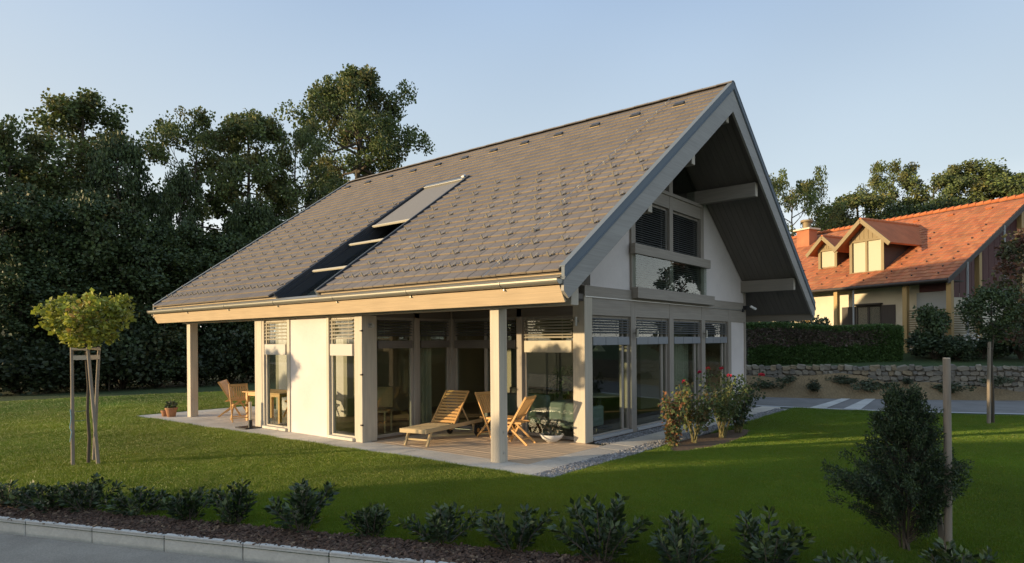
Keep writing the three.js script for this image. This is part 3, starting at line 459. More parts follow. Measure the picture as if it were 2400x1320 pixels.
{
  const t = thing('garden_bench', 'wide teak folding bench with its back to the lawn', 'bench', [-10.85, 0, -1.0], 2.55), m = M.teak, w = 0.62;
  for (const s of [-1, 1]) { obj('back_post', bar(V(s * w, 0, 0.27), V(s * w, 0.95, -0.28), 0.03, 0.045), m, t); obj('leg', bar(V(s * (w - 0.035), 0, -0.3), V(s * (w - 0.035), 0.43, 0.24), 0.03, 0.045), m, t); }
  for (let i = 0; i < 6; i++) obj('seat_slat', box(2 * w - 0.06, 0.018, 0.058, 0, 0.45 - i * 0.006, 0.24 - i * 0.068, 0.003), m, t);
  const at = (k, x) => V(x, 0.95 * k, 0.27 - 0.55 * k), d = V(0, 0.95, -0.55).normalize();
  obj('back_rail', [bar(at(0.965, -w), at(0.965, w), 0.024, 0.07, 0.004, d), bar(at(0.56, -w), at(0.56, w), 0.024, 0.05, 0.004, d)], m, t);
  for (let i = 0; i < 19; i++) obj('back_slat', bar(at(0.58, -w + 0.06 + i * 0.0622), at(0.94, -w + 0.06 + i * 0.0622), 0.05, 0.012, 0.003, V(0, 0.5, 1)), m, t);
}
{
  const t = thing('dining_table', 'teak garden dining table on the left porch', 'table', [-8.55, 0, -0.95], 0.12), m = M.teak;
  for (let i = 0; i < 9; i++) obj('top_slat', box(1.5, 0.024, 0.09, 0, 0.74, -0.39 + i * 0.0975, 0.004), m, t);
  obj('apron', [box(1.36, 0.08, 0.025, 0, 0.685, 0.36), box(1.36, 0.08, 0.025, 0, 0.685, -0.36), box(0.025, 0.08, 0.7, -0.66, 0.685, 0), box(0.025, 0.08, 0.7, 0.66, 0.685, 0)], m, t);
  for (const a of [-1, 1]) for (const b of [-1, 1]) obj('leg', box(0.07, 0.725, 0.07, a * 0.64, 0.363, b * 0.35), m, t);
}
{
  const t = thing('parasol_stand', 'black parasol base with a short pale wooden pole', 'parasol stand', [-7.62, 0, 0.2]);
  obj('base', box(0.5, 0.025, 0.36, -0.12, 0.013, 0.0, 0.01), M.black, t); obj('sleeve', cyl(V(0, 0.025, 0), V(0, 0.2, 0), 0.045, 16), M.black, t); obj('pole', cyl(V(0, 0.2, 0), V(0, 0.62, 0), 0.033, 16), M.palewood, t);
}
// leaf-sized faces: a folded blade of two triangles at p, pointing along d
function leafInto(b, p, d, size, wid, col, r) {
  const u = V(r() - 0.5, r() - 0.5, r() - 0.5).cross(d).normalize(), n = u.clone().cross(d).multiplyScalar(size * 0.14 * (r() - 0.3));
  const m = p.clone().addScaledVector(d, size * 0.48).add(n), e = p.clone().addScaledVector(d, size), l = m.clone().addScaledVector(u, wid), q = m.clone().addScaledVector(u, -wid); m.sub(n);
  for (const [x, y, z] of [[p, q, e], [p, e, l]]) { const f = y.clone().sub(x).cross(z.clone().sub(x)).normalize(); for (const k of [x, y, z]) { b.P.push(k.x, k.y, k.z); b.N.push(f.x, f.y, f.z); b.C.push(col[0], col[1], col[2]); } }
}
const newB = () => ({ P: [], N: [], C: [] });
function buildB(b) { const g = new THREE.BufferGeometry(); g.setAttribute('position', new THREE.Float32BufferAttribute(b.P, 3)); g.setAttribute('normal', new THREE.Float32BufferAttribute(b.N, 3)); g.setAttribute('color', new THREE.Float32BufferAttribute(b.C, 3)); g.setAttribute('uv', new THREE.Float32BufferAttribute(new Float32Array(b.P.length / 3 * 2), 2)); return g; }
const leafMat = (o = {}) => new THREE.MeshPhysicalMaterial({ color: C(1, 1, 1), vertexColors: true, roughness: 0.62, side: THREE.DoubleSide, ...o });
const ML = { plain: leafMat(), tree: leafMat({ transmission: 0.25, thickness: 0, roughness: 0.9 }), soft: leafMat({ transmission: 0.32, thickness: 0, roughness: 0.95 }), glossy: leafMat({ roughness: 0.42 }) };
const pick = (r, cols) => { const c = cols[r() * cols.length | 0], k = 0.72 + 0.56 * r(); return [c[0] * k, c[1] * k, c[2] * k]; };
const onSphere = (r) => { const z = 2 * r() - 1, a = r() * 6.2832, s = Math.sqrt(1 - z * z); return V(s * Math.cos(a), z, s * Math.sin(a)); };
function leafBlob(b, c, rad, n, size, cols, r, asp = 0.36, droop = 0.15) {
  for (let i = 0; i < n; i++) {
    const o = onSphere(r), k = Math.pow(r(), 0.45), p = c.clone().add(V(o.x * rad * k, o.y * rad * 0.8 * k, o.z * rad * k)), d = o.clone().multiplyScalar(0.7).add(onSphere(r)).add(V(0, -droop, 0)).normalize(), s = size * (0.65 + 0.7 * r());
    leafInto(b, p, d, s, s * asp, pick(r, cols), r);
  }
}
{ // terracotta pots at the end of the terrace
  const big = thing('plant_pot', 'larger terracotta pot with a small plant at the terrace end', 'plant pot', [-11.75, 0, 0.25]);
  obj('pot', lathe([[0, 0], [0.1, 0], [0.14, 0.2], [0.155, 0.2], [0.155, 0.25], [0.13, 0.25], [0.12, 0.2], [0, 0.2]]), M.terracotta, big); const b = newB(), r = rngOf(3); leafBlob(b, V(0, 0.3, 0), 0.12, 160, 0.07, [[0.06, 0.08, 0.03], [0.1, 0.1, 0.05]], r); obj('plant', buildB(b), ML.plain, big);
  const sm = thing('plant_pot', 'smaller empty terracotta pot at the terrace end', 'plant pot', [-12.0, 0, 0.3]);
  obj('pot', lathe([[0, 0], [0.08, 0], [0.1, 0.12], [0.115, 0.12], [0.115, 0.165], [0.095, 0.165], [0.09, 0.08], [0, 0.08]]), M.terracotta, sm);
}
{ // bowl with a little plant by the corner post
  const o = thing('planter_bowl', 'white ceramic bowl with a dry plant beside the corner post', 'planter', [-0.62, 0, -2.22]);
  obj('bowl', lathe([[0, 0.01], [0.1, 0.01], [0.2, 0.09], [0.24, 0.16], [0.22, 0.16], [0.18, 0.1], [0, 0.08]]), M.white, o); const b = newB(), r = rngOf(4); leafBlob(b, V(0, 0.24, 0), 0.17, 130, 0.08, [[0.14, 0.12, 0.08], [0.08, 0.09, 0.05]], r); obj('plant', buildB(b), ML.plain, o);
}
// ---------------------------------------------------------------- inside the rooms
{
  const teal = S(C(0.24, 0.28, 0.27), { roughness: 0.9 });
  const sofa = thing('sofa', 'pale turquoise sofa behind the glass of the loggia', 'sofa', [-2.3, 0.02, -3.6]);
  obj('seat', box(1.7, 0.3, 0.85, 0, 0.3, 0, 0.05), teal, sofa); obj('backrest', box(1.7, 0.5, 0.2, 0, 0.55, 0.4, 0.06), teal, sofa); for (const s of [-1, 1]) obj('armrest', box(0.18, 0.5, 0.85, s * 0.85, 0.4, 0, 0.05), teal, sofa); for (const a of [-1, 1]) for (const c of [-1, 1]) obj('foot', box(0.05, 0.15, 0.05, a * 0.75, 0.075, c * 0.35), M.black, sofa);
  const s2 = thing('armchair', 'pale turquoise upholstered armchair near the gable window', 'armchair', [-0.75, 0.02, -3.25]);
  obj('seat', box(0.8, 0.28, 0.7, 0, 0.34, 0, 0.05), teal, s2); obj('backrest', box(0.8, 0.4, 0.16, 0, 0.5, 0.34, 0.05), teal, s2); for (const s of [-1, 1]) obj('armrest', box(0.14, 0.42, 0.7, s * 0.4, 0.4, 0, 0.04), teal, s2); for (const a of [-1, 1]) for (const c of [-1, 1]) obj('foot', box(0.04, 0.2, 0.04, a * 0.33, 0.1, c * 0.28), M.black, s2);
  const tb = thing('round_table', 'dark round table with a pale top behind the loggia glass', 'table', [-0.9, 0.02, -4.35]);
  obj('tabletop', lathe([[0, 0.72], [0.5, 0.72], [0.52, 0.74], [0.5, 0.76], [0, 0.76]], 32), M.cream, tb); obj('pedestal', lathe([[0, 0], [0.3, 0], [0.3, 0.03], [0.06, 0.06], [0.05, 0.72], [0, 0.72]]), M.black, tb);
  const cab = thing('cabinet', 'low dark cabinet in the room behind the loggia', 'cabinet', [-3.3, 0.02, -4.9]);
  obj('body', box(1.1, 0.75, 0.45, 0, 0.42, 0, 0.01), M.navy, cab); for (const s of [-1, 1]) obj('door', box(0.52, 0.66, 0.02, s * 0.27, 0.43, 0.235, 0.004), M.black, cab); obj('plinth', box(1.0, 0.06, 0.38, 0, 0.03, 0, 0), M.black, cab);
  const cur = (label, pos, turn, w, h, mat, n) => { const o = thing('curtain', label, 'curtain', pos, turn), s = []; for (let i = 0; i <= 60; i++) s.push([-w / 2 + w * i / 60, 0.035 * Math.sin(i / 60 * n * 6.283)]); const sh = new THREE.Shape([...s.map(([x, z]) => new THREE.Vector2(x, z)), ...s.slice().reverse().map(([x, z]) => new THREE.Vector2(x, z + 0.004))]); obj('cloth', new THREE.ExtrudeGeometry(sh, { depth: h, bevelEnabled: false }).rotateX(-Math.PI / 2), mat, o); obj('rod', cyl(V(-w / 2, h + 0.02, 0), V(w / 2, h + 0.02, 0), 0.012, 8), M.steel, o); return o; };
  const yc = S(C(0.62, 0.52, 0.26), { roughness: 0.95 }), gc = S(C(0.5, 0.46, 0.36), { roughness: 0.95 });
  cur('short yellow blind inside the narrow window beside the left porch', [-6.72, 0.95, -0.34], 0, 0.5, 1.5, yc, 3);
  cur('yellow curtain inside the narrow window beside the deck', [-4.2, 0.85, -0.38], 0, 0.5, 1.6, yc, 3);
  cur('pale curtain behind the third tall gable window', [-0.34, 0.04, -7.35], Math.PI / 2, 0.8, 2.4, gc, 6);
  cur('pale curtain behind the loggia side glass', [-4.1, 0.04, -2.0], Math.PI / 2, 0.45, 2.4, gc, 4);
  const lamp = thing('pendant_lamp', 'small pendant lamp hanging over the round table', 'lamp', [-0.9, 1.75, -4.35]);
  obj('lamp_shade', lathe([[0.03, 0.16], [0.16, 0], [0.155, 0], [0.025, 0.155]]), M.white, lamp); obj('cable', cyl(V(0, 0.15, 0), V(0, 1.0, 0), 0.004, 5), M.black, lamp);
  const pl = thing('house_plant', 'leafy green house plant behind the loggia glass', 'plant', [-1.5, 0.02, -4.0]); const b = newB(), r = rngOf(12); leafBlob(b, V(0, 1.05, 0), 0.4, 420, 0.16, [[0.06, 0.12, 0.03], [0.09, 0.14, 0.04]], r, 0.25); obj('foliage', buildB(b), ML.plain, pl); obj('pot', lathe([[0, 0], [0.15, 0], [0.19, 0.4], [0.17, 0.4], [0, 0.35]]), M.white, pl); obj('stem', tube([V(0, 0.35, 0), V(0.02, 0.7, 0), V(0, 1.1, 0)], 0.02, 0.01), M.bark, pl);
  const ch = thing('dining_chair', 'orange-brown chair in the room behind the side glass', 'chair', [-4.5, 0.02, -1.1], 0.5);
  obj('seat', box(0.42, 0.04, 0.42, 0, 0.46, 0, 0.01), M.warmwood, ch); obj('backrest', box(0.42, 0.45, 0.03, 0, 0.75, -0.2, 0.02), M.warmwood, ch); for (const a of [-1, 1]) for (const c of [-1, 1]) obj('leg', box(0.035, 0.45, 0.035, a * 0.18, 0.225, c * 0.18), M.warmwood, ch);
}
// ---------------------------------------------------------------- young trees with stakes
function treeParts(o) {          // tapered trunk with limbs, crown of leaf-sized faces in clumps at the twig ends
  const r = rngOf(o.seed), tubes = [], b = newB(), H = o.h, top = H * (o.topAt || 0.9), pts = [V(0, -0.1, 0)];
  for (let i = 1; i <= 6; i++) pts.push(V((r() - 0.5) * o.bend, top * i / 6, (r() - 0.5) * o.bend));
  tubes.push(tube(pts, o.r0, o.r0 * 0.25, 8, 0.25, r));
  const along = (y) => { const k = Math.max(0, Math.min(5.999, y / top * 6)), i = k | 0; return pts[i].clone().lerp(pts[i + 1], k - i); };
  const ends = [];
  for (let i = 0; i < o.limbs; i++) {
    const k = (i + r() * 0.8) / o.limbs, y = o.base * H + (top - o.base * H) * Math.pow(k, 0.9), a = i * 2.39996 + r() * 0.9, reach = o.spread * o.profile(k) * (0.7 + 0.5 * r()), s = along(y), up = o.up * (0.3 + 0.9 * k) * reach, vary = o.vary || 0.2;
    const e = s.clone().add(V(Math.cos(a) * reach, up + (r() - (o.vary ? 0.5 : 0.3)) * vary * reach, Math.sin(a) * reach)), m = s.clone().lerp(e, 0.5).add(V(0, -0.08 * reach + (r() - 0.5) * 0.1 * reach, 0));
    tubes.push(tube([s, m, e], o.r0 * (0.42 - 0.28 * k), o.r0 * 0.06, 5, 0.2, r)); ends.push([e, 1]);
    for (let j = 0; j < o.subs; j++) { const f = 0.35 + 0.6 * r(), q = f < 0.5 ? s.clone().lerp(m, f * 2) : m.clone().lerp(e, f * 2 - 1), d = V(Math.cos(a + (r() - 0.5) * 2.6), 0.25 + 0.7 * r() - 0.3 * (1 - k), Math.sin(a + (r() - 0.5) * 2.6)).normalize().multiplyScalar(reach * (0.25 + 0.3 * r())), z = q.clone().add(d); if (o.twigs !== false) tubes.push(tube([q, z], o.r0 * 0.1, o.r0 * 0.03, 4)); ends.push([z, 0.85]); }
  }
  ends.push([along(top), 0.9]);
  const per = Math.max(6, Math.round(o.leaves / ends.length));
  for (const [e, w] of ends) { const rad = o.blob * w * (0.65 + 0.7 * r()), tint = 0.75 + 0.5 * r(), cols = (r() < (o.odd || 0) ? o.oddCols : o.cols).map((c) => c.map((v) => v * tint)); leafBlob(b, e, rad, Math.round(per * w * (0.7 + 0.6 * r())), o.leaf, cols, r, o.asp || 0.36); }
  return { trunk: mergeGeometries(tubes), crown: buildB(b) };
}
function tree(name, label, cat, p, parts, turn = 0, sc = [1, 1, 1], group, bark = M.bark, leaf = ML.plain) {
  const t = thing(name, label, cat, p, turn, group); t.scale.set(...sc); obj('trunk', parts.trunk, bark, t); obj('crown', parts.crown, leaf, t); return t;
}
const ball = (k) => Math.sqrt(Math.max(0.12, 1 - Math.pow(2 * k - 0.9, 2)));
const MAPLE = { seed: 71, h: 2.95, topAt: 0.9, base: 0.69, r0: 0.028, bend: 0.05, limbs: 24, subs: 4, spread: 0.47, up: 0.16, profile: (k) => 0.62 + 0.45 * Math.sin(k * 2.6), blob: 0.145, leaves: 3700, leaf: 0.07, asp: 0.48, cols: [[0.3, 0.33, 0.035], [0.38, 0.39, 0.05], [0.24, 0.28, 0.03]], odd: 0.1, oddCols: [[0.34, 0.25, 0.04], [0.32, 0.2, 0.04]], twigs: true };
const maple = treeParts(MAPLE);
function stakes(label, p) {
  const t = thing('tree_guard', label, 'tree guard', p), top = 1.97, q = [[-0.04, 0.2], [0.24, -0.08], [-0.3, -0.17]], qt = [[-0.05, 0.2], [0.1, 0.02], [-0.22, -0.24]], r = rngOf(5);
  q.forEach(([x, z], i) => obj('stake', tube([0, 0.35, 0.7, 1].map((k) => V(x + (qt[i][0] - x) * k + (k && k < 1 ? 0.02 * (r() - 0.5) : 0), -0.1 + (top + 0.1) * k, z + (qt[i][1] - z) * k)), 0.03, 0.025, 8, 0.12, r), M.stake, t));
  const c = qt.map(([x, z]) => V(x, 0, z));
  for (const y of [1.93, 1.8]) for (const [a, b] of [[0, 1], [1, 2], [2, 0]]) obj('cross_rail', bar(V(c[a].x, y + (y > 1.9 ? 0.02 : 0), c[a].z), V(c[b].x, y, c[b].z), y > 1.9 ? 0.05 : 0.025, y > 1.9 ? 0.03 : 0.075), M.palewood, t);
  for (const y of [0.92, 0.76]) obj('tie', tube([V(q[0][0], y, q[0][1]), V(-0.02, y - 0.015, 0.1), V(0, y, 0)], 0.005, 0.005, 5), S(C(0.1, 0.16, 0.17)), t);
  obj('string', tube([V(-0.04, 0.95, 0.23), V(0.0, 0.8, 0.23), V(-0.03, 0.65, 0.24), V(0.02, 0.58, 0.23), V(-0.03, 0.42, 0.24)], 0.007, 0.007, 5), S(C(0.2, 0.38, 0.46)), t);
  return t;
}
tree('young_maple', 'young yellow-green maple tied between three wooden stakes', 'tree', [-5.65, -0.03, 4.0], maple, 0.6, [1, 1, 1], undefined, M.bark, ML.soft);
stakes('three rough wooden stakes with cross rails around the young maple', [-5.65, -0.03, 4.0]);
{ // the same kind of staked maples further along the road, before the picture's left edge
  const g = 'staked maples further along the road';
  tree('young_maple', 'young maple further along the road to the left', 'tree', [-11.7, -0.03, 6.5], maple, 2.1, [0.8, 0.98, 0.8], g, M.bark, ML.soft);
  tree('young_maple', 'young maple further along the road to the left', 'tree', [-19.5, -0.03, 9.4], maple, 4.0, [1, 1, 1], g, M.bark, ML.soft);
}
// ---------------------------------------------------------------- shrubs along the kerb
function laurel(seed, h, w) {
  const r = rngOf(seed), b = newB(), st = [], n = 13;
  for (let i = 0; i < n; i++) {
    const a = i / n * 6.283 + r(), lean = (0.1 + 0.9 * r()) * w * 0.62, hh = h * (1 - 0.4 * lean / (w * 0.62)) * (0.7 + 0.38 * r()), e = V(Math.cos(a) * lean, hh, Math.sin(a) * lean), m = V(Math.cos(a) * lean * 0.55, hh * 0.5, Math.sin(a) * lean * 0.55), s = V(Math.cos(a) * 0.04, -0.02, Math.sin(a) * 0.04);
    st.push(tube([s, m, e], 0.009, 0.003, 5));
    for (let k = 0; k < 52; k++) {
      const f = 0.16 + 0.86 * Math.pow(r(), 0.75), p = f < 0.5 ? s.clone().lerp(m, f * 2) : m.clone().lerp(e, Math.min(1, f * 2 - 1)), ax = e.clone().sub(m).normalize(), side = onSphere(r); side.addScaledVector(ax, -side.dot(ax)).normalize();
      p.addScaledVector(side, 0.035 * r()); const young = f > 0.85 && r() < 0.45, c = young ? [0.07, 0.1, 0.022] : pick(r, [[0.026, 0.05, 0.015], [0.034, 0.06, 0.018], [0.02, 0.038, 0.013]]), L = 0.05 + 0.035 * r();
      leafInto(b, p, ax.clone().multiplyScalar(0.75).addScaledVector(side, 0.8).normalize(), L, L * 0.24, c, r);
    }
  }
  return { stems: mergeGeometries(st), leaves: buildB(b) };
}
{
  const kinds = [laurel(201, 0.52, 0.62), laurel(202, 0.44, 0.7), laurel(203, 0.6, 0.54), laurel(204, 0.48, 0.58), laurel(205, 0.4, 0.72), laurel(206, 0.55, 0.66), laurel(207, 0.46, 0.5)], kk = [4, 1, 3, 4, 6, 0, 2, 6, 1, 5, 2, 3, 5, 4, 0];
  const spots = [[20, 1187, 0, 0.86, 0.4, 'low sunlit evergreen shrub at the left edge of the mulch bed'], [112, 1196, 1, 0.9, 2, 'second evergreen shrub from the left edge of the mulch bed'], [205, 1198, 2, 0.86, 3, 'evergreen shrub in front of the maple stakes'], [325, 1204, 1, 0.88, 4.4, 'low evergreen shrub just right of the maple stakes'], [440, 1216, 3, 0.86, 5, 'bushy evergreen shrub fifth from the left in the mulch bed'], [550, 1226, 0, 0.9, 1, 'slim evergreen shrub sixth from the left in the mulch bed'], [705, 1243, 2, 1.13, 0.2, 'tallest dark evergreen shrub below the sunlit patch of lawn'], [872, 1256, 3, 0.84, 2.6, 'evergreen shrub right of the tallest dark one'], [1035, 1272, 1, 0.92, 3.8, 'evergreen shrub below the sunlit corner of the terrace'], [1208, 1291, 0, 0.96, 5.3, 'evergreen shrub below the front deck post'], [1412, 1312, 2, 1.15, 1.6, 'large evergreen shrub below the gravel corner'], [1600, 1338, 3, 1.0, 4.1, 'evergreen shrub cut by the bottom edge below the rose bushes'], [1800, 1352, 2, 1.16, 2.9, 'tall evergreen shrub left of the dark yew'], [2035, 1400, 1, 0.9, 0.9, 'low evergreen shrub in front of the dark yew'], [2245, 1410, 3, 0.9, 3.3, 'low evergreen shrub in the lower right corner']];
  for (const [i, [px, py, , s, a, label]] of spots.entries()) { const k = kk[i], p = G(px, py, 0), t = thing('evergreen_shrub', label, 'shrub', [p.x, -0.02, p.z], a, 'evergreen shrubs along the mulch bed'); t.scale.set(1.08 * s, s * (0.94 + 0.12 * (i % 3) / 2), 1.08 * s); obj('stems', kinds[k].stems, M.bark, t); obj('leaves', kinds[k].leaves, ML.glossy, t); }
}
{ // rose bushes by the gable
  const rose = (label, p, h, w, seed, nf, cols, bare) => {
    const t = thing('rose_bush', label, 'rose bush', p), r = rngOf(seed), st = [], b = newB(), tips = [];
    for (let i = 0; i < 19; i++) { const a = r() * 6.283, l = w * (0.25 + 0.75 * r()), hh = h * (0.6 + 0.42 * r()), e = V(Math.cos(a) * l, hh, Math.sin(a) * l), m = V(Math.cos(a) * l * 0.45, hh * 0.5, Math.sin(a) * l * 0.45), s = V((r() - 0.5) * 0.12, 0, (r() - 0.5) * 0.12); st.push(tube([s, m, e], 0.011, 0.004, 5)); tips.push(e);
      for (let k = 0; k < 64; k++) { const f = bare + (1 - bare) * r(), q = f < 0.5 ? s.clone().lerp(m, 2 * f) : m.clone().lerp(e, 2 * f - 1), o = onSphere(r).multiplyScalar(0.02 + 0.09 * r()), L = 0.045 + 0.045 * r(); leafInto(b, q.add(o), o.clone().normalize().add(V(0, -0.1, 0)).normalize(), L, L * 0.36, pick(r, cols), r); } }
    obj('stems', mergeGeometries(st), S(C(0.17, 0.15, 0.06), { roughness: 0.8 }), t); obj('leaves', buildB(b), ML.soft, t);
    tips.sort((a, c) => c.y - a.y).slice(0, nf).forEach((e, i) => { const g = []; for (let k = 0; k < 16; k++) { const L = 0.055, bb = newB(), o = onSphere(r); leafInto(bb, V(0, 0, 0), V(o.x, Math.abs(o.y) + 0.4, o.z).normalize(), L, L * 0.5, [1, 1, 1], r); g.push(buildB(bb)); } const f = obj('flower', mergeGeometries(g), S([C(0.62, 0.03, 0.07), C(0.66, 0.06, 0.06), C(0.6, 0.02, 0.1)][i % 3], { side: THREE.DoubleSide, roughness: 0.7 }), t); f.position.copy(e).add(V(0, 0.01, 0)); f.scale.setScalar(1.15); });
    return t;
  };
  const g1 = [[0.1, 0.14, 0.035], [0.13, 0.17, 0.05], [0.075, 0.115, 0.03]];
  rose('slim rose bush with reddish leaves, leftmost beside the gravel', [1.5, 0, -3.2], 1.0, 0.22, 301, 0, [...g1, [0.28, 0.13, 0.04], [0.24, 0.1, 0.04]], 0.12);
  rose('rose bush with one red bloom in the middle of the flower bed', [1.66, 0, -3.8], 1.15, 0.52, 302, 1, [...g1, [0.15, 0.1, 0.03]], 0.38);
  rose('tall rose bush with a cluster of pink-red blooms', [1.85, 0, -4.7], 1.36, 0.6, 303, 4, g1, 0.4);
  rose('dark rose bush nearest the white end of the gable', [1.85, 0, -5.6], 1.2, 0.55, 304, 2, [[0.035, 0.065, 0.022], [0.05, 0.08, 0.025]], 0.25);
}
{ // yew with its posts at the lower right
  const r = rngOf(77), b = newB(), st = [], p0 = G(2122, 1288, 0), t = thing('yew', 'dark green young yew in front of the tall post', 'conifer', [p0.x, -0.03, p0.z]);
  for (let i = 0; i < 7; i++) st.push(tube([V((r() - 0.5) * 0.16, 0, (r() - 0.5) * 0.16), V((r() - 0.5) * 0.3, 0.45, (r() - 0.5) * 0.3), V((r() - 0.5) * 0.45, 1.05, (r() - 0.5) * 0.45)], 0.016, 0.006, 5));
  for (let i = 0; i < 330; i++) {
    const y = 0.22 + 1.2 * Math.pow(r(), 1.0), prof = y < 0.62 ? 0.3 + 0.7 * (y - 0.25) : 0.57 * Math.pow(Math.max(0.01, (1.5 - y) / 0.88), 0.85), a = r() * 6.283, L = prof * (0.4 + 0.75 * r()) * (y < 0.75 && Math.cos(a - 2.6) > 0.2 ? 1.35 : 0.95) * (r() < 0.08 ? 1.4 : 1) + 0.05, s = V(Math.cos(a) * 0.06, y - 0.12, Math.sin(a) * 0.06), e = V(Math.cos(a) * L, y + 0.06 + 0.1 * r(), Math.sin(a) * L), d = e.clone().sub(s); st.push(tube([s, e], 0.006, 0.002, 4));
    const n = Math.round(70 + 90 * d.length()); for (let k = 0; k < n; k++) { const f = 0.3 + 0.74 * Math.sqrt(r()), q = s.clone().addScaledVector(d, f).add(onSphere(r).multiplyScalar(0.045)), o = d.clone().normalize().multiplyScalar(0.9).add(onSphere(r)).normalize(), l = 0.026 + 0.026 * r(); leafInto(b, q, o, l, l * 0.17, pick(r, f > 0.92 ? [[0.026, 0.05, 0.014]] : [[0.009, 0.024, 0.007], [0.013, 0.032, 0.009]]), r); }
  }
  obj('stems', mergeGeometries(st), M.bark, t); obj('needles', buildB(b), ML.plain, t); t.scale.set(0.8, 1.0, 0.8);
  const p1 = G(2222, 1306, 0), a = thing('wooden_post', 'tall round wooden post standing behind the yew', 'post', [p1.x, -0.05, p1.z]); obj('shaft', tube([V(0, 0, 0), V(0.005, 0.9, 0), V(0, 1.86, 0)], 0.035, 0.031, 12, 0.08), M.stake, a); obj('top', cyl(V(0, 1.86, 0), V(0, 1.868, 0), 0.029, 12), M.palewood, a);
  const p2 = G(2212, 1296, 0), c = thing('wooden_post', 'short leaning wooden stake beside the foot of the tall post', 'post', [p2.x, -0.05, p2.z]); obj('shaft', bar(V(0, 0, 0), V(-0.035, 0.4, 0.0), 0.05, 0.03, 0.006), M.stake, c); obj('top', box(0.05, 0.008, 0.03, -0.035, 0.402, 0, 0.002), M.palewood, c);
}
{ // street tree with its stake
  const pt = treeParts({ seed: 81, h: 3.55, topAt: 0.86, base: 0.58, r0: 0.035, bend: 0.04, limbs: 26, subs: 3, spread: 0.52, up: 0.25, profile: ball, blob: 0.2, leaves: 5200, leaf: 0.07, asp: 0.3, cols: [[0.045, 0.075, 0.022], [0.06, 0.09, 0.028]] });
  const p = G(2322, 993, 0); tree('street_tree', 'small round-crowned tree beside the street on the right', 'tree', [p.x + 0.04, -0.03, p.z - 0.1], pt, 1);
  const q = thing('tree_stake', 'wooden stake with sunlit foot beside the small street tree', 'post', [p.x - 0.03, -0.05, p.z + 0.06]); obj('shaft', tube([V(0, 0, 0), V(0.005, 1, 0), V(0.02, 1.95, 0)], 0.042, 0.036, 10, 0.08), M.stake, q); obj('tie', tube([V(0, 1.8, 0.04), V(0.06, 1.8, -0.1), V(0.02, 1.8, -0.14)], 0.012, 0.012, 5), M.black, q);
}
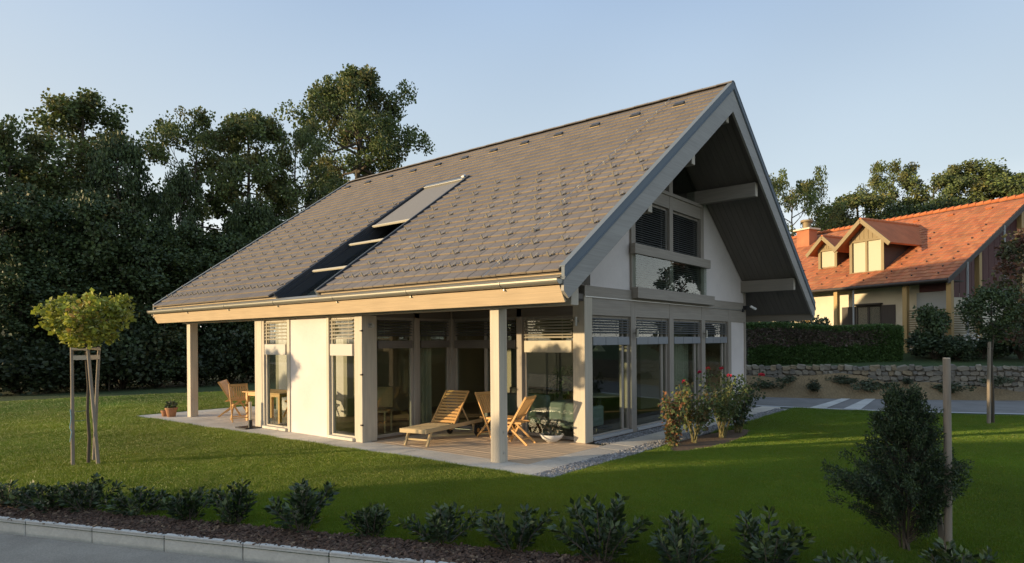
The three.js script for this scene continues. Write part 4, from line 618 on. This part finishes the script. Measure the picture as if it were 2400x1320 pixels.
// ---------------------------------------------------------------- the neighbour's house
{
  const D = 25, lat = 17.55 * 25 / 28, hx = 7.0 + lat * cs - D * sn, hz = 7.78 - lat * sn - D * cs;
  const n = thing('orange_roofed_house', 'white house with an orange tiled roof, two dormers and wooden posts', 'house', [hx, 1.55, hz], -0.433), P = (name, g, m, par = n) => obj(name, g, m, par);
  n.scale.setScalar(25 / 28);
  const orange = S(C(0.52, 0.16, 0.055), { map: T.stone, roughness: 0.85 }), oranges = [S(C(0.56, 0.18, 0.065), { map: T.stone, roughness: 0.85 }), S(C(0.48, 0.145, 0.05), { map: T.stone, roughness: 0.85 }), orange];
  const nw = wood(0.4, 0.27, 0.11), dw = wood(0.05, 0.042, 0.038), red = wood(0.1, 0.035, 0.035), ww = S(C(0.72, 0.66, 0.52), { map: T.plaster, roughness: 0.92 }), grey = S(C(0.36, 0.38, 0.38), { roughness: 0.8 }), ow = wood(0.23, 0.175, 0.09);
  const ey = 3.15, sl = 0.62, hw = 7, len = 22, ry = ey + sl * hw, ang = Math.atan(sl), rl = hw / Math.cos(ang), yr = (z) => ry - sl * Math.abs(z + hw);
  P('wall', [span(-len + 0.5, -1.0, -0.5, 3.5, -1.5, -1.2, 0), span(-1.3, -1.0, -0.5, 2.6, -12.8, -1.5, 0), span(-len, -len + 0.3, -0.5, 3.4, -12.8, -1.2, 0), span(-len, -1, -0.5, 3.5, -12.8, -12.5, 0)], ww);
  P('gable_wall', prismX([[-1.5, 2.4], [-12.5, 2.4], [-12.5, yr(-12.5) - 0.35], [-hw, ry - 0.35], [-1.5, yr(-1.5) - 0.35]], -1.32, -1.02), red, n);
  for (let i = 0; i < 22; i++) P('gable_board', span(-1.02, -0.995, 2.4, yr(-1.7 - i * 0.49) - 0.4, -1.56 - i * 0.49, -2.03 - i * 0.49, 0.004), red);
  P('porch_ceiling', span(-len + 0.3, -0.2, ey - 0.12, ey - 0.06, -1.5, -0.1, 0), dw);
  P('rear_roof', [prismX([[-hw, ry - 0.02], [-2 * hw - 0.2, ey - 0.1], [-2 * hw - 0.2, ey - 0.3], [-hw, ry - 0.25]], -len, 0.0)], orange);
  const roof = P('roof', span(-len, 0, 0, rl, -0.24, -0.05, 0), dw); roof.position.set(0, ey, 0); roof.rotation.x = -(Math.PI / 2 - ang);
  // the tile courses, as real steps, and the upright joints between the tiles
  const cg = [], g = 0.33; for (let i = 0; i < Math.ceil(rl / g); i++) cg.push(span(-len, 0, i * g, Math.min(rl, i * g + g + 0.05), -0.05, 0.0, 0).rotateX(0).translate(0, 0, 0));
  const tileR = rngOf(91), tg = new THREE.BoxGeometry(0.215, 0.39, 0.022).toNonIndexed(); tg.clearGroups(); uvBox(tg, [1, 0, 0]);
  const cols = Math.floor(len / 0.22), rows = Math.floor(rl / g), cnt = cols * rows, im = new THREE.InstancedMesh(tg, S(C(1, 1, 1), { map: T.stone, roughness: 0.85 }), cnt), mm = new THREE.Matrix4(), q = new THREE.Quaternion(), e = new THREE.Euler();
  for (let i = 0, k = 0; i < rows; i++) for (let c = 0; c < cols; c++, k++) { im.setMatrixAt(k, mm.compose(V(-0.11 - c * 0.22, i * g + 0.19, -0.018), q.setFromEuler(e.set(-0.066 + 0.012 * (tileR() - 0.5), 0.05 * (c % 2 ? 1 : -1), 0)), V(1, 1, 1))); const v = 0.74 + 0.4 * tileR() + 0.2 * (fbm(c / 100, i / 30, 30, 12, 3) - 0.5), w = 0.9 + 0.25 * tileR(); im.setColorAt(k, C(0.5 * v, 0.175 * v * w, 0.074 * v * w)); }
  im.name = 'roof_tiles'; im.userData.kind = 'stuff'; roof.add(im);
  const rg = tube([V(0, 0, 0), V(0.19, 0.02, 0), V(0.38, 0.045, 0)], 0.1, 0.125, 9);
  for (let i = 0; i < 58; i++) { const o = P('ridge_tile', rg, oranges[i % 3]); o.position.set(-0.38 - i * 0.375, ry - 0.02, -hw); }
  const sg = box(0.05, 0.06, 0.05, 0, 0, 0.02, 0); for (let c = 0; c < 17; c++) for (let i = 0; i < 8; i++) { if (c % 2 && i > 4) continue; const o = obj('snow_guard', sg, dw, roof); o.position.set(-0.7 - c * 1.25 - (i % 2) * 0.14, 0.5 + i * 0.68, 0.015); }
  for (let c = 0; c < 7; c++) { const o = obj('roof_vent', box(0.3, 0.16, 0.07, 0, 0, 0.03, 0.02), oranges[1], roof); o.position.set(-1.6 - c * 1.9, rl - 0.9, 0.01); }
  for (const s of [0]) { P('barge_board', [prismX([[0.1, ey - 0.05], [0.1, ey - 0.28], [-hw, ry - 0.32], [-hw, ry - 0.04]], 0, 0.05), prismX([[-hw, ry - 0.04], [-hw, ry - 0.32], [-2 * hw, ey - 0.28], [-2 * hw, ey - 0.05]], 0, 0.05)], dw); }
  P('gutter', tube([V(-len, ey - 0.1, 0.1), V(0, ey - 0.1, 0.1)], 0.07, 0.07, 10), dw);
  for (const x of [-0.16, -2.2, -5.97, -9.2, -12.6]) P('post', span(x - 0.11, x + 0.11, -0.6, ey - 0.1, -0.46, -0.24, 0.01), nw);
  for (const z of [-2.6, -6.2]) P('post', span(-0.3, -0.08, -0.6, yr(z) - 0.3, z - 0.11, z + 0.11, 0.01), nw);
  for (const z of [-1.6, -4.6]) P('downpipe', cyl(V(0.03, -0.3, z + 0.25), V(0.03, yr(z) - 0.25, z + 0.25), 0.05, 8), grey);
  P('downpipe', cyl(V(-4.87, 0, -0.2), V(-4.87, ey - 0.1, -0.2), 0.045, 8), grey);
  for (let y = 0.05; y < 1.75; y += 0.105) { P('screen_slat', span(-2.08, -0.28, y, y + 0.07, -0.36, -0.33, 0.004), ow); P('screen_slat', span(-0.2, -0.17, y, y + 0.07, -2.5, -0.5, 0.004), ow); }
  P('wind_panel', span(-2.0, -0.3, 1.82, 2.62, -0.9, -0.86, 0.004), grey); P('red_panel', span(-1.9, -0.3, 2.64, 3.05, -0.95, -0.91, 0.004), red);
  for (const [x0, x1] of [[-6.28, -5.45], [-4.0, -3.28], [-9.0, -8.3]]) P('shutter', span(x0, x1, 0.6, 2.16, -1.2, -1.15, 0.006), x0 < -8 ? nw : dw);
  const wn = P('window', [span(-5.42, -4.03, 0.6, 0.68, -1.22, -1.17), span(-5.42, -4.03, 2.1, 2.2, -1.22, -1.17), span(-5.42, -5.34, 0.68, 2.1, -1.22, -1.17), span(-4.11, -4.03, 0.68, 2.1, -1.22, -1.17), span(-4.8, -4.66, 0.68, 2.1, -1.22, -1.17)], dw);
  obj('pane', span(-5.36, -4.09, 0.66, 2.12, -1.205, -1.2, 0), S(C(0.1, 0.13, 0.12), { roughness: 0.08, metalness: 0.1 }), wn); obj('hood', span(-5.5, -3.95, 2.2, 2.28, -1.2, -0.95, 0.006), dw, wn);
  const ch = P('chimney', span(-12.9, -11.9, ry - 2.6, ry + 0.05, -6.1, -5.35, 0.01), S(C(0.5, 0.2, 0.1), { map: T.stone, roughness: 0.9 })); obj('cap_slab', span(-13.05, -11.75, ry + 0.05, ry + 0.15, -6.25, -5.2, 0.01), ww, ch); obj('flue', [cyl(V(-12.4, ry + 0.15, -5.72), V(-12.4, ry + 0.58, -5.72), 0.24, 14), cyl(V(-12.4, ry + 0.6, -5.72), V(-12.4, ry + 0.72, -5.72), 0.38, 14)], ow, ch);
  // dormers: face towards the street
  const dormer = (x, w0, half, eaveY, apexY, zf, nWin, label) => {
    const d = new THREE.Group(); d.name = 'dormer'; d.userData.label = label; n.add(d);
    const by = yr(zf) - 0.1, zb = (y) => -hw + (ry - y) / sl;                    // where the main roof reaches that height
    const wy = apexY - (apexY - eaveY) * (w0 / half) - 0.12;
    obj('wall', prismX([[zf, by], [zf, wy], [zb(wy), wy]].map(([z, y]) => [z, y]), x - w0, x - w0 + 0.08), dw, d); obj('wall', prismX([[zf, by], [zf, wy], [zb(wy), wy]], x + w0 - 0.08, x + w0), dw, d);
    const tri = new THREE.Shape([[-w0, wy - 0.02], [w0, wy - 0.02], [0, apexY - 0.14]].map((p) => new THREE.Vector2(...p))); const fg = new THREE.ExtrudeGeometry(tri, { depth: 0.08, bevelEnabled: false }); fg.clearGroups(); uvBox(fg, [0, 9, 0]);
    obj('gable_face', fg.translate(x, 0, zf - 0.1), ow, d); for (let i = -3; i <= 3; i++) { const xx = x + i * w0 / 4, h = apexY - 0.16 - (apexY - 0.14 - wy) * Math.abs(i / 4); if (h > wy + 0.05) obj('face_board', span(xx - w0 / 9, xx + w0 / 9, wy, h - 0.03, zf - 0.02, zf, 0.004), ow, d); }
    const win = obj('window', [span(x - w0, x - w0 + 0.16, by - 0.1, wy, zf - 0.1, zf + 0.01), span(x + w0 - 0.16, x + w0, by - 0.1, wy, zf - 0.1, zf + 0.01), span(x - w0, x + w0, by - 0.1, by + 0.12, zf - 0.1, zf + 0.03), span(x - w0, x + w0, wy - 0.12, wy, zf - 0.1, zf + 0.02), ...(nWin > 1 ? [span(x - 0.06, x + 0.06, by, wy, zf - 0.1, zf)] : [])], ow, d);
    obj('blind', span(x - w0 + 0.2, x + w0 - 0.2, by, wy, zf - 0.09, zf - 0.07, 0), S(C(0.46, 0.44, 0.32), { roughness: 0.4 }), d);
    for (const s of [-1, 1]) {
      const dx = half, dy = apexY - eaveY, L = Math.hypot(dx, dy), zfr = zf + 0.45, q = [], nn = V(s * dy / L, dx / L, 0);
      for (const [k, off] of [[0, 0], [1, 0]]) for (const o of [0.02, -0.07]) q.push([x + s * dx * k + nn.x * o, apexY - dy * k + nn.y * o, k]);
      const pos = [], quad = (a, b, c, d2) => pos.push(...a, ...b, ...c, ...a, ...c, ...d2), f = (i, z) => [q[i][0], q[i][1], z], zz = (i) => zb(q[i][1]) - 0.05;
      quad(f(0, zfr), f(2, zfr), f(2, zz(2)), f(0, zz(0))); quad(f(1, zfr), f(1, zz(1)), f(3, zz(3)), f(3, zfr)); quad(f(0, zfr), f(1, zfr), f(3, zfr), f(2, zfr)); quad(f(2, zfr), f(3, zfr), f(3, zz(3)), f(2, zz(2)));
      const rgm = new THREE.BufferGeometry(); rgm.setAttribute('position', new THREE.Float32BufferAttribute(pos, 3)); rgm.computeVertexNormals(); uvBox(rgm, [0, 0, 1]);
      obj('roof', rgm, orange.clone(), d).material.side = THREE.DoubleSide;
      obj('barge_board', bar(V(x, apexY - 0.06, zfr + 0.02), V(x + s * dx, eaveY - 0.06, zfr + 0.02), 0.05, 0.2, 0.004, V(0, 1, 0)), ow, d);
    }
    const rt = tube([V(0, 0, 0), V(0, 0.02, -0.34)], 0.08, 0.1, 8); for (let z = zf + 0.45; z > zb(apexY) + 0.1; z -= 0.33) obj('ridge_tile', rt, oranges[0], d).position.set(x, apexY, z);
  };
  dormer(-4.89, 0.98, 1.6, 5.2, 6.6, -1.25, 2, 'larger dormer with two window panes');
  dormer(-8.0, 0.62, 1.05, 5.3, 6.25, -2.2, 1, 'smaller dormer with one window');
}
// ---------------------------------------------------------------- plants of the neighbour's garden
function up(px, py, D) { const p = A(px, py, D); return p; }
function bushParts(seed, h, w, leaves, size, cols, n = 26, asp = 0.4) {
  const r = rngOf(seed), b = newB(), st = [];
  for (let i = 0; i < n; i++) { const o = onSphere(r), k = 0.35 + 0.6 * r(), e = V(o.x * w * k, h * (0.52 + 0.42 * o.y * k), o.z * w * k); st.push(tube([V(0, 0, 0), V(e.x * 0.4, e.y * 0.55, e.z * 0.4), e], 0.018, 0.005, 4)); const t = 0.75 + 0.5 * r(); leafBlob(b, e, w * (0.26 + 0.2 * r()), Math.round(leaves / n), size, cols.map((c) => c.map((v) => v * t)), r, asp); }
  return { st: mergeGeometries(st), lv: buildB(b) };
}
function bush(name, label, cat, p, parts, turn = 0, s = [1, 1, 1], group) { const t = thing(name, label, cat, p, turn, group); t.scale.set(...s); obj('stems', parts.st, M.bark, t); obj('foliage', parts.lv, ML.plain, t); return t; }
{
  // clipped hedge on the wall
  const a = up(1752, 862, 23.6), b = up(2112, 862, 24.6), d = b.clone().sub(a), L = d.length(), t = thing('hedge', 'long clipped dark hedge on top of the stone wall', 'hedge', [a.x, 1.0, a.z], Math.atan2(-d.z, d.x)), r = rngOf(111), bb = newB();
  for (let i = 0; i < 30000; i++) {
    const f = r(), u = r() * L; let x, y, z, o; const hh = 1.5 + 0.05 * Math.sin(u * 1.3) - 0.1 * u / L;
    if (f < 0.62) { x = u; y = hh * r(); z = 0.06 * r() + 0.07 * Math.sin(u * 2.1) * Math.sin(y * 3); o = V(0, 0.2, 1); } else if (f < 0.86) { x = u; y = hh + 0.04 * r(); z = -0.9 * r(); o = V(0, 1, 0); } else { x = L + 0.08 * r(); y = hh * Math.sqrt(r()); z = -0.9 * r(); o = V(1, 0.2, 0); }
    const sz = Math.max(0, x - (L - 0.35)); if (sz > 0 && y > hh - 0.35) { y -= 0.5 * sz * (y - hh + 0.35); }
    const brown = y > 0.55 + 0.3 * vn(u * 1.4, 2, 64, 64) && y < hh - 0.12 && f < 0.62 && u < L * (0.72 + 0.2 * r()) && r() < 0.86;
    leafInto(bb, V(x, y, z), o.add(onSphere(r)).normalize(), 0.07 + 0.05 * r(), 0.026, brown ? pick(r, [[0.17, 0.125, 0.1], [0.14, 0.105, 0.08], [0.1, 0.085, 0.065]]) : pick(r, [[0.05, 0.1, 0.02], [0.065, 0.125, 0.028]]), r);
  }
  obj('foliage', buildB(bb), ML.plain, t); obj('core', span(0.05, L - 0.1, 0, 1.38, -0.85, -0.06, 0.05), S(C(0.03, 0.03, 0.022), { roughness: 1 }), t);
}
{
  const gA = [[0.045, 0.075, 0.025], [0.06, 0.095, 0.03], [0.035, 0.06, 0.022]], b1 = bushParts(121, 1.9, 0.85, 2600, 0.12, gA), b2 = bushParts(122, 1.6, 0.9, 2600, 0.11, [[0.03, 0.055, 0.024], [0.045, 0.07, 0.028]]);
  const at = (px, D, y) => { const p = up(px, 700, D); return [p.x, y, p.z]; };
  bush('garden_bush', 'leafy bush left behind the hedge against the sunlit wall', 'bush', at(1776, 27, 1.3), b1, 0, [0.8, 1.0, 0.8]);
  bush('garden_bush', 'leafy bush in the middle of three behind the hedge', 'bush', at(1835, 26.8, 1.3), b1, 2, [0.72, 1.05, 0.72]);
  bush('garden_bush', 'dense bush right of three behind the hedge, by the posts', 'bush', at(1905, 26.6, 1.3), b2, 1, [0.72, 1.2, 0.72]);
  bush('climbing_bush', 'bush growing up in front of the wooden slat screen', 'bush', at(2178, 24.9, 1.4), b1, 4, [0.85, 1.12, 0.85]);
  bush('garden_bush', 'low dark bush beside the right end of the hedge', 'bush', at(2190, 24.8, 1.15), b2, 3, [1.15, 0.72, 1.0]);
  bush('garden_bush', 'low bush under the round-crowned street tree', 'bush', at(2300, 24.5, 1.1), b2, 0.5, [1.05, 0.75, 0.9]);
  bush('garden_bush', 'bushy grey-green shrub at the right edge above the wall', 'bush', at(2392, 24, 1.1), b2, 2.5, [1.1, 1.3, 1]);
  const f = bush('flower_bush', 'low bush with white flowers above the stone wall', 'bush', at(2246, 24.2, 1.1), b2, 2, [0.75, 0.62, 0.7]), r = rngOf(7);
  const fg = mergeGeometries([...Array(9)].map(() => { const bb = newB(), o = onSphere(r); leafInto(bb, V(0, 0, 0), o, 0.1, 0.045, [1, 1, 1], r); return buildB(bb); }));
  for (let i = 0; i < 16; i++) { const o = obj('flower', fg, M.white, f); o.position.set((r() - 0.5) * 1.5, 0.9 + 0.8 * r(), 0.3 + 0.6 * r()); o.rotation.y = r() * 6; }
  const vt = treeParts({ seed: 131, h: 5.2, base: 0.12, r0: 0.06, bend: 0.5, limbs: 20, subs: 4, spread: 1.35, up: 0.35, profile: ball, blob: 0.42, leaves: 5200, leaf: 0.15, asp: 0.42, cols: [[0.08, 0.085, 0.03], [0.06, 0.075, 0.025]], odd: 0.45, oddCols: [[0.16, 0.07, 0.04], [0.13, 0.08, 0.035], [0.11, 0.05, 0.035]] });
  tree('garden_tree', 'loose tree with reddish autumn leaves at the right edge', 'tree', at(2452, 22.5, 1.05), vt, 0, [0.95, 0.95, 0.95], undefined, M.bark, ML.soft);
  const cp = bushParts(141, 0.5, 0.55, 700, 0.09, [[0.035, 0.05, 0.022], [0.05, 0.065, 0.03]], 14);
  [[0.4, 0.95], [1.2, 0.75], [2.0, 1.1], [3.0, 0.8], [3.9, 1.15], [5.0, 0.7], [6.2, 1.0], [7.6, 0.85], [9.0, 1.0]].forEach(([t, s], i) => { const [x, z] = wallLine(t); bush('creeping_plant', 'dark creeping plant hanging over the earth bank', 'plant', [x + 0.16, 0.2 + 0.25 * (i % 2), z + 0.4], cp, i, [1.25 * s, 0.62 * s, 0.5 * s], 'creeping plants on the earth bank'); });
}
// ---------------------------------------------------------------- the woods
const WG = [[0.04, 0.066, 0.018], [0.054, 0.084, 0.022], [0.03, 0.052, 0.015]], WY = [[0.15, 0.14, 0.03], [0.12, 0.13, 0.03]], WT = [[0.1, 0.14, 0.035], [0.13, 0.165, 0.042], [0.075, 0.112, 0.028]];
const wide = (k) => 0.55 + 0.6 * Math.sin(Math.min(1, k * 1.05) * 2.75);
const sized = (P) => { P.crown.computeBoundingBox(); const p = P.crown.attributes.position, xs = [], zs = []; for (let i = 0; i < p.count; i += 30) { xs.push(p.getX(i)); zs.push(p.getZ(i)); } for (const q of [xs, zs]) q.sort((a, c) => a - c); const n = xs.length, w = (q) => q[Math.floor(n * 0.975)] - q[Math.floor(n * 0.025)]; P.h = P.crown.boundingBox.max.y; P.w = (w(xs) + w(zs)) / 2; return P; };
const W1 = sized(treeParts({ seed: 151, h: 14, base: 0.22, r0: 0.26, bend: 0.6, limbs: 24, subs: 6, spread: 4.2, up: 0.4, profile: wide, blob: 0.85, leaves: 21000, leaf: 0.21, asp: 0.42, cols: WT, odd: 0.14, oddCols: WY }));
const W2 = sized(treeParts({ seed: 152, h: 12, base: 0.06, r0: 0.22, bend: 0.6, limbs: 30, subs: 6, spread: 3.6, up: 0.25, profile: (k) => 1.05 - 0.6 * k, blob: 0.9, leaves: 24000, leaf: 0.2, asp: 0.42, cols: WG, odd: 0.06, oddCols: [[0.05, 0.055, 0.016]] }));
const W3 = sized(treeParts({ seed: 153, h: 15, base: 0.3, r0: 0.25, bend: 0.9, limbs: 22, subs: 6, spread: 4.4, up: 0.5, profile: wide, blob: 0.74, leaves: 17000, leaf: 0.2, asp: 0.42, cols: WT, odd: 0.25, oddCols: WY }));
const N1 = sized(treeParts({ seed: 181, h: 16, topAt: 0.93, base: 0.42, r0: 0.2, bend: 0.7, limbs: 30, subs: 6, spread: 2.4, up: 0.35, vary: 0.8, profile: ball, blob: 0.68, leaves: 21000, leaf: 0.165, asp: 0.46, cols: WT, odd: 0.2, oddCols: WY }));
const N2 = sized(treeParts({ seed: 187, h: 16, topAt: 0.93, base: 0.36, r0: 0.2, bend: 1.0, limbs: 26, subs: 7, spread: 2.9, up: 0.55, profile: (k) => 0.5 + 0.6 * Math.sin(0.5 + k * 2.3), vary: 0.6, blob: 0.62, leaves: 19000, leaf: 0.165, asp: 0.46, cols: WT, odd: 0.3, oddCols: WY }));
const OAK = sized(treeParts({ seed: 167, h: 21, topAt: 0.93, base: 0.56, r0: 0.4, bend: 0.8, limbs: 40, subs: 8, spread: 3.7, up: 0.3, vary: 1.0, profile: ball, blob: 0.8, leaves: 34000, leaf: 0.19, asp: 0.46, cols: WT, odd: 0.12, oddCols: [[0.13, 0.12, 0.03]] }));
// a tree at a bearing and distance, as tall and as wide as seen
const grow = (name, px, D, top, wpx, P, turn, label, grp, y0) => { const p = A(px, 800, D), sy = (2 + (798.5 - top) / F * D - y0) / P.h, sw = wpx / F * D / P.w; return tree(name, label, 'tree', [p.x, y0, p.z], P, turn, [sw, sy, sw], grp, M.bark, P === W2 ? ML.plain : ML.tree); };
{
  const g = 'dark trees of the wood behind the lawn', dark = 'dense dark tree in the shaded wood behind the lawn';
  const put = (px, D, top, w, P, turn, label) => grow('woodland_tree', px, D, top, w, P, turn, label || dark, label ? undefined : g, -0.1);
  put(-190, 30, 260, 330, W2, 0.5); put(-70, 33, 265, 260, W1, 1.2);
  put(25, 33, 272, 190, N2, 2.2, 'tree with a ragged yellowish top at the left edge of the wood');
  put(185, 36, 203, 215, N1, 0.8, 'tall round-topped tree rising left of the wood');
  put(283, 33, 290, 170, W2, 3.2, 'dense dark tree with a sloping crown right of the tall round-topped one');
  put(110, 30, 420, 260, W2, 4.4); put(250, 30, 440, 250, W2, 5.1); put(0, 28, 440, 260, W2, 0.1); put(345, 34, 420, 150, W2, 2.9);
  put(475, 37, 258, 190, N2, 4.0, 'airy tree with a rounded top in the middle of the wood');
  put(580, 39, 236, 180, N1, 2.6, 'tallest airy tree with a pale green top in the middle of the wood');
  put(695, 41, 272, 150, N2, 5.0, 'yellow-green airy tree left of the large oak');
  put(848, 47, 153, 222, OAK, 0.4, 'large round oak standing above the roof ridge');
  put(420, 34, 370, 110, W2, 0.7); put(410, 33, 510, 230, W2, 1.1); put(520, 34, 530, 230, W2, 2.4); put(630, 37, 480, 220, W2, 3.4); put(745, 43, 430, 110, W2, 5.6); put(330, 31, 560, 280, W2, 0.3); put(150, 29, 560, 280, W2, 2.8); put(40, 27, 600, 250, W2, 3.9); put(580, 36, 450, 130, W2, 0.4);
  // low growth at the edge of the wood
  const us = bushParts(171, 2.6, 1.9, 5200, 0.17, [[0.022, 0.036, 0.012], [0.03, 0.045, 0.015]], 34), ug = 'bushes at the foot of the wood';
  [[-40, 930, 24.5], [40, 930, 25], [120, 927, 25.6], [205, 922, 26.6], [285, 918, 27.5], [365, 912, 28.5], [450, 908, 29.5], [540, 905, 31], [620, 902, 32.5], [700, 900, 34.5]].forEach(([px, , D], i) => { const p = A(px, 930, D + 1.2); bush('undergrowth_bush', 'dark bush at the foot of the wood behind the lawn', 'bush', [p.x, -0.1, p.z], us, i * 1.3, [1 + 0.3 * Math.sin(i * 2), 0.85 + 0.35 * Math.cos(i * 1.7), 1], ug); });
  for (let i = 0; i < 4; i++) { const p = A([255, 270, 385, 690][i], 900, 27.5 + i), t = thing('bare_sapling', 'thin pale bare sapling stem in front of the dark wood', 'sapling', [p.x, -0.1, p.z], i, 'bare sapling stems in front of the wood'); obj('trunk', tube([V(0, 0, 0), V(0.05, 1.6, 0), V(-0.04, 3.4, 0.05)], 0.03, 0.015, 6, 0.2), M.bark, t); }
}
{
  const far = (px, D, top, w, P, turn, label) => grow('distant_tree', px, D, top, w, P, turn, label, undefined, 1.4);
  far(1862, 62, 408, 150, W1, 0.3, 'round tree between the gable and the chimney'); far(1770, 66, 430, 140, W2, 2.0, 'tree half hidden behind the gable on its right side');
  far(2015, 70, 445, 190, N1, 2.3, 'broad tree directly behind the larger dormer'); far(2100, 74, 376, 130, N2, 1.4, 'tallest pointed tree behind the orange roof');
  far(2190, 72, 400, 170, N2, 4.1, 'tree right of the tallest one behind the orange roof'); far(2285, 70, 386, 190, N1, 5.2, 'broad yellowish tree behind the orange ridge'); far(2385, 68, 400, 180, N1, 3.6, 'tree behind the orange ridge at the right edge'); far(1952, 76, 490, 120, W2, 0.9, 'lower tree in the gap above the chimney'); far(2240, 64, 455, 180, W2, 3.3, 'darker lower tree just behind the orange ridge'); far(2120, 66, 470, 180, W2, 2.6, 'dark lower tree behind the larger dormer ridge'); far(2475, 64, 400, 170, W1, 1.3, 'tree past the right end of the orange ridge');
}
// ---------------------------------------------------------------- outside the view: a house added to shade the lawn, trees the glass reflects
{
  const p = V(1, 0, 0.775).normalize(), u = V(-0.775, 0, 1).normalize(), c = V(-1.4, 0, 3.62).addScaledVector(u, 21), ang = Math.atan2(-u.z, u.x), mid = c.clone().addScaledVector(p, 5.5).addScaledVector(u, 3);
  const n = thing('added_shade_house', 'unseen grey-roofed house added left of the view to shade the lawn', 'house', [mid.x, -0.1, mid.z], ang), grey = S(C(0.14, 0.14, 0.15), { roughness: 0.8 });
  // ridge along the line of the sun; the eaves towards the lawn overhang by 1.25 m
  const e0 = 6.75, ey = 3.62, ry = 8.2, k = (ry - ey) / e0, wy = ey + k * 1.25;
  obj('wall', span(-3, 3, 0, wy - 0.2, -5.5, 5.5, 0), M.plaster, n);
  obj('gable_wall', prismX([[5.5, wy - 0.2], [-5.5, wy - 0.2], [0, ry - 0.3]], -3, -2.8), M.plaster, n);
  obj('roof', prismX([[0, ry], [e0, ey], [e0, ey - 0.12], [0, ry - 0.3]], -3.4, 3.4), grey, n); obj('roof', prismX([[0, ry], [-e0, ey], [-e0, ey - 0.12], [0, ry - 0.3]], -3.4, 3.4), grey, n);
  for (const z of [-3, 0, 3]) { const w = obj('window', span(-3.06, -2.98, 0.9, 2.2, z - 0.7, z + 0.7, 0.01), M.white, n); obj('pane', span(-3.08, -3.065, 1.0, 2.1, z - 0.6, z + 0.6, 0), S(C(0.05, 0.06, 0.07), { roughness: 0.05 }), w); }
  const g = 'trees standing behind and beside the camera', back = (x, z, P, s, t) => tree('garden_tree', 'broad tree standing outside the picture behind the camera', 'tree', [x, -0.1, z], P, t, [s, s, s], g);
  back(60, 14, N1, 0.3, 0.3); back(66, -4, W2, 0.34, 1.1); back(30, 34, W2, 0.8, 3); back(14, 36, W1, 0.7, 4); back(56, 24, W1, 0.75, 0.9); back(4, 44, W1, 0.8, 5.1);
}
// ---------------------------------------------------------------- grass on the lawn near enough to show its blades
{
  const r = rngOf(191), bl = newB();
  for (let i = 0; i < 22; i++) { const a = r() * 6.283, d = 0.04 * r(), h = 0.026 + 0.022 * r(), l = 0.018 * r(), b = V(Math.cos(a) * d, 0, Math.sin(a) * d), t = V(Math.cos(a) * (d + l), h, Math.sin(a) * (d + l)), sx = V(-Math.sin(a * 3 + 1), 0, Math.cos(a * 3 + 1)).multiplyScalar(0.0042); const q = [b.clone().add(sx), b.clone().sub(sx), t], n = q[1].clone().sub(q[0]).cross(q[2].clone().sub(q[0])).normalize(); for (const k of q) { bl.P.push(k.x, k.y, k.z); bl.N.push(n.x, n.y, n.z); bl.C.push(1, 1, 1); } }
  const N = 560000, im = new THREE.InstancedMesh(buildB(bl), new THREE.MeshPhysicalMaterial({ color: C(1, 1, 1), roughness: 0.5, side: THREE.DoubleSide, transmission: 0.5, thickness: 0 }), N), m = new THREE.Matrix4(), e = new THREE.Euler(), q = new THREE.Quaternion();
  const cx = camera.position.x, cz = camera.position.z; let k = 0;
  while (k < N) {
    const az = (r() - 0.5) * 1.5, D = 5.2 + 24 * Math.pow(r(), 1.35), f = -YAW - 0.05 + az, x = cx + Math.sin(f) * D, z = cz - Math.cos(f) * D;
    if (x > -12.85 && x < 1.38 && z < 0.41 + 0.03 * (0.57 - Math.min(0.57, x)) && z > -11.3) continue;
    const ko = (x - K0[0]) * KN[0] + (z - K0[1]) * KN[1]; if (ko > -0.5 - 0.08 * r()) continue;
    if (Math.hypot((x - 1.78) / 0.46, (z + 4.45) / 1.78) < 0.96 + 0.06 * r()) continue;
    if (z < -11.2 - 0.05 * Math.max(0, x - 1) - 0.02 * x * x * 0.9 && x > -12.9) continue;
    if (x < -22.6 && r() < 0.7) continue;
    const s = (0.75 + 0.6 * r()) * (0.8 + D * 0.022), pa = fbm((x + 60) / 96, (z + 60) / 96, 40, 40, 3), pb = fbm((x + 60) / 96, (z + 60) / 96, 150, 150, 2);
    m.compose(V(x, -0.036, z), q.setFromEuler(e.set((r() - 0.5) * 0.3, r() * 6.283, (r() - 0.5) * 0.3)), V(s * 1.25, s * (0.7 + 0.55 * pb), s * 1.25)); im.setMatrixAt(k, m);
    const pc = fbm((x + 60) / 96, (z + 60) / 96, 14, 14, 3), t = 0.42 + 0.6 * pa + 0.36 * pc + 0.4 * (r() - 0.5), y = r() < 0.1 ? 1.6 : 0.86 + 0.9 * (pc - 0.42); im.setColorAt(k, C(0.225 * t * y, 0.345 * t, 0.017 * t)); k++;
  }
  im.name = 'grass'; scene.add(tag(im, 'short mown grass blades on the lawn', 'grass', null, 'stuff'));
}
scene.traverse((o) => { if (o.isMesh) { o.castShadow = true; o.receiveShadow = true; } });
renderer.render(scene, camera);
